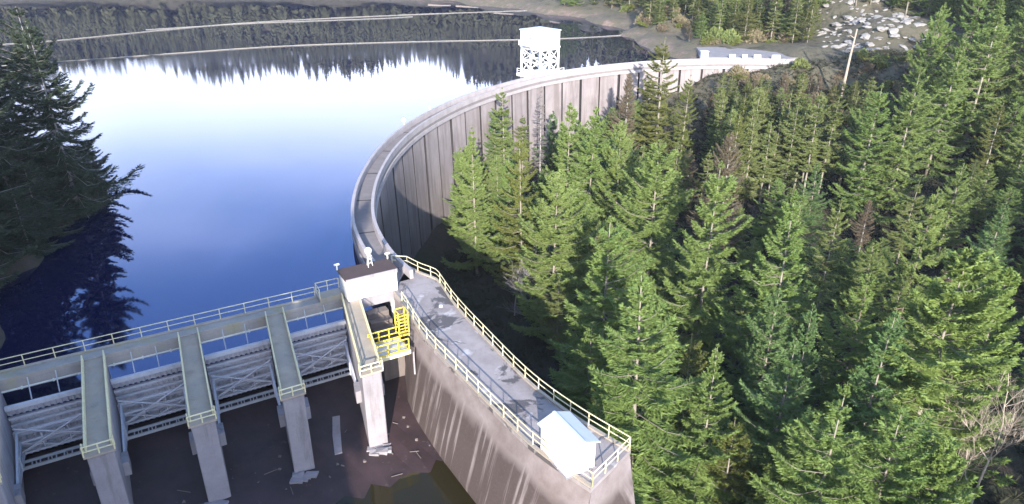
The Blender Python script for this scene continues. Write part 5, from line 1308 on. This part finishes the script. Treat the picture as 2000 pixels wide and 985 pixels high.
('D', 'thin', 71.8, 248.8, 8.3, 'second from left of the thin-stemmed conifers above the far road apron'),
('D', 'yfir', 82.6, 205.1, 14.1, 'fourth from left of the yellow-green conifers right of the pale-stemmed far-road conifer'),
('D', 'fir', 61.7, 256.5, 9.4, 'second from left of the green firs above the white cabinet'),
('D', 'fir', 67.8, 225.7, 11.0, 'second from left of the green firs above the far road apron'),
('D', 'olive', 81.5, 250.0, 15.4, 'third from left of the olive conifers above the pale-stemmed far-road conifer'),
('D', 'yfir', 33.9, 309.2, 13.2, 'leftmost of the yellow-green conifers left of the brown far shore'),
('D', 'fir', 54.9, 281.3, 10.4, 'third from left of the green firs right of the brown far shore'),
('D', 'olive', 54.2, 250.4, 8.5, 'ninth from left of the olive conifers right of the brown far shore'),
('D', 'brown', 70.9, 289.6, 6.8, 'eighth from left of the brownish trees right of the brown far shore'),
('D', 'brown', 60.1, 259.1, 5.8, 'leftmost of the brownish trees above the white cabinet'),
('D', 'brown', 52.3, 216.8, 4.8, 'brownish tree left of the white cabinet'),
('D', 'yfir', 65.9, 304.7, 8.7, 'tenth from left of the yellow-green conifers right of the brown far shore'),
('D', 'olive', 57.8, 308.2, 7.8, 'third from left of the olive conifers right of the brown far shore'),
('D', 'olive', 77.3, 230.0, 5.7, 'third from left of the olive conifers left of the pale-stemmed far-road conifer'),
('D', 'fir', 69.5, 286.2, 4.6, 'third from left of the green firs above the white cabinet'),
('D', 'brown', 65.3, 312.8, 5.9, 'fourth from left of the brownish trees right of the brown far shore'),
('D', 'yfir', 72.2, 215.2, 5.8, 'yellow-green conifer right of the far road apron'),
('D', 'fir', 64.7, 225.0, 4.9, 'green fir left of the far road apron'),
('D', 'brown', 76.2, 286.9, 7.6, 'third from left of the brownish trees above the white cabinet'),
('D', 'yfir', 80.5, 314.4, 5.0, 'fourteenth from left of the yellow-green conifers right of the brown far shore'),
('D', 'yfir', 58.9, 278.5, 5.0, 'ninth from left of the yellow-green conifers right of the brown far shore'),
('D', 'olive', 49.9, 246.5, 6.0, 'sixth from left of the olive conifers right of the brown far shore'),
('D', 'fir', 64.9, 301.9, 8.1, 'seventh from left of the green firs right of the brown far shore'),
('D', 'brown', 63.4, 286.4, 4.7, 'sixth from left of the brownish trees right of the brown far shore'),
('D', 'olive', 52.8, 258.3, 6.4, 'seventh from left of the olive conifers right of the brown far shore'),
('D', 'brown', 70.6, 266.9, 6.2, 'second from left of the brownish trees above the white cabinet'),
('D', 'olive', 43.8, 318.7, 7.9, 'second from left of the olive conifers left of the brown far shore'),
('D', 'fir', 61.5, 288.2, 7.4, 'sixth from left of the green firs right of the brown far shore'),
('D', 'brown', 53.3, 312.1, 8.9, 'second from left of the brownish trees above the brown far shore'),
('D', 'fir', 73.7, 303.9, 5.8, 'eleventh from left of the green firs right of the brown far shore'),
('D', 'yfir', 54.7, 305.0, 7.2, 'third from left of the yellow-green conifers right of the brown far shore'),
('D', 'olive', 63.1, 274.0, 6.1, 'eleventh from left of the olive conifers right of the brown far shore'),
('D', 'yfir', 69.1, 297.1, 5.0, 'thirteenth from left of the yellow-green conifers right of the brown far shore'),
('D', 'yfir', 80.6, 262.1, 8.8, 'third from left of the yellow-green conifers left of the pale-stemmed far-road conifer'),
('D', 'brown', 50.4, 311.1, 8.7, 'leftmost of the brownish trees above the brown far shore'),
('D', 'olive', 76.2, 309.7, 8.8, 'thirteenth from left of the olive conifers right of the brown far shore'),
('D', 'yfir', 60.7, 296.5, 7.7, 'seventh from left of the yellow-green conifers right of the brown far shore'),
('D', 'brown', 57.1, 292.3, 5.5, 'second from left of the brownish trees right of the brown far shore'),
('D', 'fir', 81.1, 276.7, 8.2, 'leftmost of the green firs left of the pale-stemmed far-road conifer'),
('D', 'yfir', 62.3, 315.0, 5.1, 'sixth from left of the yellow-green conifers right of the brown far shore'),
('D', 'fir', 40.5, 318.3, 6.2, 'third from left of the green firs left of the brown far shore'),
('D', 'yfir', 39.6, 315.2, 8.8, 'second from left of the yellow-green conifers left of the brown far shore'),
('D', 'olive', 65.9, 296.6, 7.8, 'tenth from left of the olive conifers right of the brown far shore'),
('D', 'olive', 50.9, 297.1, 7.9, 'leftmost of the olive conifers right of the brown far shore'),
('D', 'yfir', 54.6, 317.4, 4.7, 'second from left of the yellow-green conifers right of the brown far shore'),
('D', 'olive', 57.0, 285.9, 5.5, 'fifth from left of the olive conifers right of the brown far shore'),
('D', 'yfir', 52.6, 289.5, 7.6, 'fourth from left of the yellow-green conifers right of the brown far shore'),
('D', 'yfir', 74.8, 269.4, 5.7, 'leftmost of the yellow-green conifers above the far road apron'),
('D', 'yfir', 58.0, 224.3, 4.6, 'fourth from left of the yellow-green conifers above the white cabinet'),
('D', 'olive', 46.3, 312.3, 7.9, 'fourth from left of the olive conifers left of the brown far shore'),
('D', 'yfir', 69.6, 237.2, 7.6, 'third from left of the yellow-green conifers above the far road apron'),
('D', 'brown', 44.2, 314.1, 6.3, 'brownish tree left of the brown far shore'),
('D', 'fir', 80.8, 318.5, 7.8, 'twelfth from left of the green firs right of the brown far shore'),
('D', 'yfir', 59.7, 247.8, 6.0, 'leftmost of the yellow-green conifers above the white cabinet'),
('D', 'fir', 60.3, 301.3, 4.7, 'fourth from left of the green firs right of the brown far shore'),
('D', 'olive', 62.6, 260.3, 8.9, 'leftmost of the olive conifers above the white cabinet'),
('D', 'yfir', 68.5, 280.3, 5.6, 'second from left of the yellow-green conifers above the white cabinet'),
('D', 'olive', 71.4, 311.1, 5.7, 'twelfth from left of the olive conifers right of the brown far shore'),
('L', 'shadedfir', -59.0, 75.7, 7.5, 'sixteenth from left of the dark grey-green conifers left of the left bank trunk'),
('L', 'shadedfir', -59.2, 86.7, 6.1, 'eighth from left of the dark grey-green conifers below the left bank trunk'),
('L', 'shadedfir', -55.3, 74.1, 6.9, 'fifth from left of the dark grey-green conifers below the left bank trunk'),
('L', 'shadedfir', -59.5, 89.7, 7.4, 'leftmost of the dark grey-green conifers right of the left bank trunk'),
('L', 'shadedfir', -54.1, 61.9, 8.1, 'leftmost of the dark grey-green conifers below the left bank trunk'),
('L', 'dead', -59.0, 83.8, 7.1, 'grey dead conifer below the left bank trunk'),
('L', 'shadedfir', -57.0, 71.9, 6.3, 'second from left of the dark grey-green conifers below the left bank trunk'),
('L', 'shadedfir', -57.7, 56.1, 8.9, 'leftmost of the dark grey-green conifers left of the left bank trunk'),
('L', 'shadedfir', -57.4, 79.7, 8.8, 'sixth from left of the dark grey-green conifers below the left bank trunk'),
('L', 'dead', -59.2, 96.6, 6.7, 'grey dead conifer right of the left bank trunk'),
('L', 'shadedfir', -58.2, 58.1, 6.3, 'seventh from left of the dark grey-green conifers left of the left bank trunk'),
('L', 'shadedfir', -57.7, 74.2, 5.1, 'third from left of the dark grey-green conifers below the left bank trunk'),
('L', 'shadedfir', -57.5, 93.0, 7.1, 'second from left of the dark grey-green conifers right of the left bank trunk'),
('L', 'shadedfir', -57.9, 81.7, 7.9, 'seventh from left of the dark grey-green conifers below the left bank trunk'),
('L', 'shadedfir', -58.3, 67.8, 7.6, 'fifteenth from left of the dark grey-green conifers left of the left bank trunk'),
('L', 'shadedfir', -56.7, 76.2, 7.8, 'fourth from left of the dark grey-green conifers below the left bank trunk'),
('L', 'shadedfir', -71.6, 90.4, 21.9, 'fourteenth from left of the dark grey-green conifers left of the left bank trunk'),
('L', 'shadedfir', -73.9, 103.7, 17.6, 'fourth from left of the dark grey-green conifers above the left bank trunk'),
('L', 'shadedfir', -67.1, 84.2, 23.9, 'eleventh from left of the dark grey-green conifers left of the left bank trunk'),
('L', 'shadedfir', -87.8, 110.3, 23.4, 'leftmost of the dark grey-green conifers above the left bank trunk'),
('L', 'shadedfir', -75.8, 84.8, 23.6, 'second from left of the dark grey-green conifers left of the left bank trunk'),
('L', 'shadedfir', -93.0, 109.1, 20.4, 'eighth from left of the dark grey-green conifers left of the left bank trunk'),
('L', 'shadedfir', -65.0, 71.9, 22.2, 'fourth from left of the dark grey-green conifers left of the left bank trunk'),
('L', 'shadedfir', -83.7, 110.6, 17.7, 'second from left of the dark grey-green conifers above the left bank trunk'),
('L', 'shadedfir', -80.1, 92.0, 22.9, 'fifth from left of the dark grey-green conifers left of the left bank trunk'),
('L', 'shadedfir', -76.0, 94.2, 19.7, 'twelfth from left of the dark grey-green conifers left of the left bank trunk'),
('L', 'shadedfir', -72.1, 81.0, 17.2, 'sixth from left of the dark grey-green conifers left of the left bank trunk'),
('L', 'shadedfir', -98.7, 111.0, 17.7, 'third from left of the dark grey-green conifers left of the left bank trunk'),
('L', 'shadedfir', -80.2, 98.8, 21.6, 'tenth from left of the dark grey-green conifers left of the left bank trunk'),
('L', 'shadedfir', -63.7, 76.0, 19.5, 'ninth from left of the dark grey-green conifers left of the left bank trunk'),
('L', 'shadedfir', -71.9, 96.3, 21.3, 'third from left of the dark grey-green conifers above the left bank trunk'),
('L', 'shadedfir', -64.5, 80.9, 21.9, 'thirteenth from left of the dark grey-green conifers left of the left bank trunk'),
]
ZONES = {'A': 'trees of the dim middle forest', 'B': 'slim conifers below the far end of the dam', 'C': 'conifers on the right hillside', 'D': 'conifers above the far shore',
         'E': 'firs at the bottom right', 'F': 'firs against the dam face', 'L': 'conifers on the left bank'}
for zone, kind, x, y, H, label in FILL: tree(kind, x, y, H, label, group=ZONES[zone])

# ------------------------------------------------------------------ leafless trees
def bare(name, base, H, spread, seed, mat, label, lean=(0, 0), depth=5, r0=0.16, first=0.3):
    g = random.Random(seed); tr = MB(); br_ = MB()
    def grow(p, d, L, r, dep, m):
        n = 4; pts = [p]; q = Vector(p); dd = Vector(d)
        for _ in range(n):
            dd = (dd + Vector((g.gauss(0, .10), g.gauss(0, .10), g.gauss(0.02, .06)))).normalized(); q = q + dd * (L / n); pts.append(q.copy())
        m.tube(pts, r, 6 if dep > 3 else 3, r * 0.55)
        if dep == 0: return
        for k in range(g.choice((4, 5, 6)) if dep > 1 else 4):
            i = g.randint(1, n); ang = g.uniform(0.35, 0.95) * spread; ax = Vector((g.gauss(0, 1), g.gauss(0, 1), g.gauss(0, .5))).normalized()
            nd = (dd + ax * ang).normalized()
            grow(pts[i], nd, L * g.uniform(0.45, 0.75), r * 0.5, dep - 1, br_)
    t = thing(name, base, label, 'tree')
    grow(Vector(base), Vector((lean[0], lean[1], 1)).normalized(), H * 0.55, r0, depth - 1, tr)
    tr.build('trunk', mat, t); br_.build('branches', mat, t)
bare('bare_tree', (0.4, 94.0, -21.5), 10.5, 1.0, 3, M['bark_grey'], 'larger grey leafless tree at the dark gap beside the training wall', depth=5, r0=0.13)
bare('bare_tree', (3.6, 90.0, -21.1), 8.5, 1.1, 5, M['bark_grey'], 'smaller grey leafless tree right of the larger grey one', depth=5, r0=0.11)
bare('bare_tree', (42.8, 50.0, -18.7), 16, 1.0, 8, M['bark_tan'], 'pale leafless tree with spreading branches in the bottom right corner', lean=(0.12,0), depth=6, r0=0.13)
bare('bare_tree', (42.4, 50.5, -18.8), 10, 1.1, 12, M['bark_tan'], 'low leafless bush at the foot of the pale leafless corner tree', depth=5, r0=0.09)

# ------------------------------------------------------------------ bushes along the far shore and abutment
def bush_mesh(seed, mat, n=700):
    g = np.random.default_rng(seed)
    c = norm(g.normal(0, 1, (n, 3))) * (g.random((n, 1)) ** 0.45); c[:, 2] = np.abs(c[:, 2]) * 0.9
    c += 0.25 * np.sin(c[:, [1, 2, 0]] * 4 + seed)
    d = norm(c + g.normal(0, .5, (n, 3)) + np.array([0, 0, .5])); w = norm(np.cross(d, g.normal(0, 1, (n, 3)))) * 0.09
    t = np.stack([c - w, c + w, c + d * 0.28], 1)
    return raw('leaves', t.reshape(-1, 3), np.arange(n * 3).reshape(-1, 3), mat)
BU = [bush_mesh(1, M['bush']), bush_mesh(2, M['brown']), bush_mesh(3, M['olive']), bush_mesh(4, M['yellow_green'])]
def brush(name, spots, label):
    r_ = np.random.default_rng(17); V = []; mats = {}
    for k, (x, y, s) in enumerate(spots):
        me = BU[k % 4]; co = np.empty(len(me.vertices) * 3, np.float32); me.vertices.foreach_get('co', co); co = co.reshape(-1, 3)
        a = r_.random() * 6.28; c, sn = math.cos(a), math.sin(a)
        p = np.stack([(co[:, 0] * c - co[:, 1] * sn) * s * r_.uniform(.9, 1.4), (co[:, 0] * sn + co[:, 1] * c) * s, co[:, 2] * s * r_.uniform(.7, 1.3)], 1) + np.array([x, y, gz(x, y) - 0.15])
        mats.setdefault(k % 4, []).append(p)
    V = np.concatenate([np.concatenate(mats[k]) for k in sorted(mats)]); me = raw(name, V, np.arange(len(V)).reshape(-1, 3), BU[0].materials[0])
    idx = []
    for n_, k in enumerate(sorted(mats)):
        if n_: me.materials.append(BU[k].materials[0])
        idx += [n_] * (sum(len(p) for p in mats[k]) // 3)
    me.polygons.foreach_set('material_index', idx)
    o = bpy.data.objects.new(name, me); COL.objects.link(o); tag(o, label, 'brush', kind='stuff')
bush_rng = random.Random(5); sp_ = []
while len(sp_) < 300:
    x, y = bush_rng.uniform(38, 92), bush_rng.uniform(200, 310)
    z = gz(x, y)
    if z < 0.6 or (48 < x < 78 and 186 < y < 209) or (84 < x < 128 and 186 < y < 238): continue
    sp_.append((x, y, bush_rng.uniform(1.0, 2.8)))
brush('shore_brush', sp_, 'tangled brown and green brush around the far road and shore')
sp_ = []
while len(sp_) < 80:
    x, y = bush_rng.uniform(56, 105), bush_rng.uniform(154, 184)
    if (x - 76.5) ** 2 + (y - 165) ** 2 < 9 or gz(x, y) < -9: continue
    sp_.append((x, y, bush_rng.uniform(0.8, 2.0)))
brush('bank_brush', sp_, 'tangled brown brush on the bank below the far road')

# forest-floor undergrowth: uncountable ferns and litter
g = np.random.default_rng(3); n = 26000
ux = g.uniform(-20, 130, n); uy = g.uniform(20, 185, n)
uz = ground(ux, uy); ok = (uz < 8) & (uz > -23)
# keep clear of the spillway basin, training wall and lake
s_ = (ux - O0[0]) * AX[0] + (uy - O0[1]) * AX[1]; cl = np.interp(uy, [20, 38, 47, 55, 64, 80, 96, 123, 138, 152, 166, 177, 186], [14, 14, 6, 2, -2, -12, -15, -11, -6, 2, 12, 26, 60])
ok &= ux > cl
ux, uy, uz = ux[ok], uy[ok], uz[ok]; n = len(ux)
T = []
for k in range(7):
    a = g.random(n) * 6.28; d = np.stack([np.cos(a), np.sin(a), g.uniform(.25, 1.1, n)], 1); L = g.uniform(.5, 1.3, n)[:, None]
    w = norm(np.cross(d, g.normal(0, 1, (n, 3)))) * 0.09; b = np.stack([ux, uy, uz - .05], 1)
    T.append(np.stack([b - w, b + w, b + d * L], 1))
T = np.concatenate(T)
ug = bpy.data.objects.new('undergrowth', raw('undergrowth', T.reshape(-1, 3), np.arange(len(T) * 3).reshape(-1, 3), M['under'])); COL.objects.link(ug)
tag(ug, 'dark ferns and litter covering the forest floor', 'undergrowth', kind='stuff')

# far woods: seen as one mass across the lake, mostly mirrored in the water
def wood(name, xs, ys, hs, label, mat):
    g = np.random.default_rng(9); n = len(xs); zs = ground(xs, ys) - 0.5; T = []
    tiers, pts = 9, 7
    for k in range(tiers):
        f = k / tiers
        z0 = zs + hs * (0.16 + 0.80 * f); r = hs * 0.17 * (1 - f) ** 0.85 + 0.15
        for j in range(pts):
            a = 2 * math.pi * j / pts + g.random(n) * 0.9 + k; rr_ = r * g.uniform(.6, 1.25, n)
            c = np.stack([xs, ys, z0 + hs * 0.15 * (1 - .5 * f)], 1)
            e = np.stack([xs + rr_ * np.cos(a), ys + rr_ * np.sin(a), z0 + g.normal(0, .02, n) * hs], 1)
            w = np.stack([-np.sin(a), np.cos(a), g.normal(0, .25, n)], 1) * (0.42 * rr_)[:, None]
            m_ = c * 0.35 + e * 0.65
            T.append(np.stack([c, m_ - w, e], 1)); T.append(np.stack([c, e, m_ + w], 1))
    T = np.concatenate(T)
    o = bpy.data.objects.new(name, raw(name, T.reshape(-1, 3), np.arange(len(T) * 3).reshape(-1, 3), M[mat])); COL.objects.link(o)
    tag(o, label, 'forest', kind='stuff')
g = np.random.default_rng(21)
xs, ys = g.uniform(-640, 300, 9000), g.uniform(250, 640, 9000)
zz = ground(xs, ys); keep = (zz > 2.5) & (zz < 95) & ~((xs > 20) & (ys < 335)) & ~((np.abs(xs) < 60) & (ys < 372))
xs, ys = xs[keep], ys[keep]
wood('far_forest', xs, ys, g.uniform(11, 24, len(xs)) , 'dense conifer wood on the hills across the lake', 'far')
xs, ys = g.uniform(-640, -135, 1500), g.uniform(90, 260, 1500); zz = ground(xs, ys); keep = zz > 3; xs, ys = xs[keep], ys[keep]
wood('shore_forest', xs, ys, g.uniform(12, 22, len(xs)), 'dense conifer wood on the left shore of the lake', 'far')
xs, ys = g.uniform(-125, -12, 700), g.uniform(-90, 44, 700); keep = xs < np.interp(ys, [-90, -14, 0, 12, 44], [-13, -14, -38, -48, -60])  # out-of-view wood, widened and heightened to cast shade on the spillway
wood('shading_bank_forest', xs[keep], ys[keep], g.uniform(25, 35, keep.sum()), 'unseen conifer wood on the left bank, extended to shade the spillway', 'far')

# thin valley haze
hz_ = MB(); hz_.box(-740, 470, -130, 860, -32, 135)
ho = hz_.build('haze', bpy.data.materials.new('haze_air')); tag(ho, 'thin pale air over the valley', 'haze', kind='stuff')
hm = ho.data.materials[0]; hm.use_nodes = True; hm.node_tree.nodes.clear()
hv = hm.node_tree.nodes.new('ShaderNodeVolumePrincipled'); hout = hm.node_tree.nodes.new('ShaderNodeOutputMaterial')
hv.inputs['Color'].default_value = (0.80, 0.88, 1.0, 1); hv.inputs['Density'].default_value = 0.00011; hv.inputs['Anisotropy'].default_value = 0.0
hm.node_tree.links.new(hv.outputs[0], hout.inputs['Volume'])
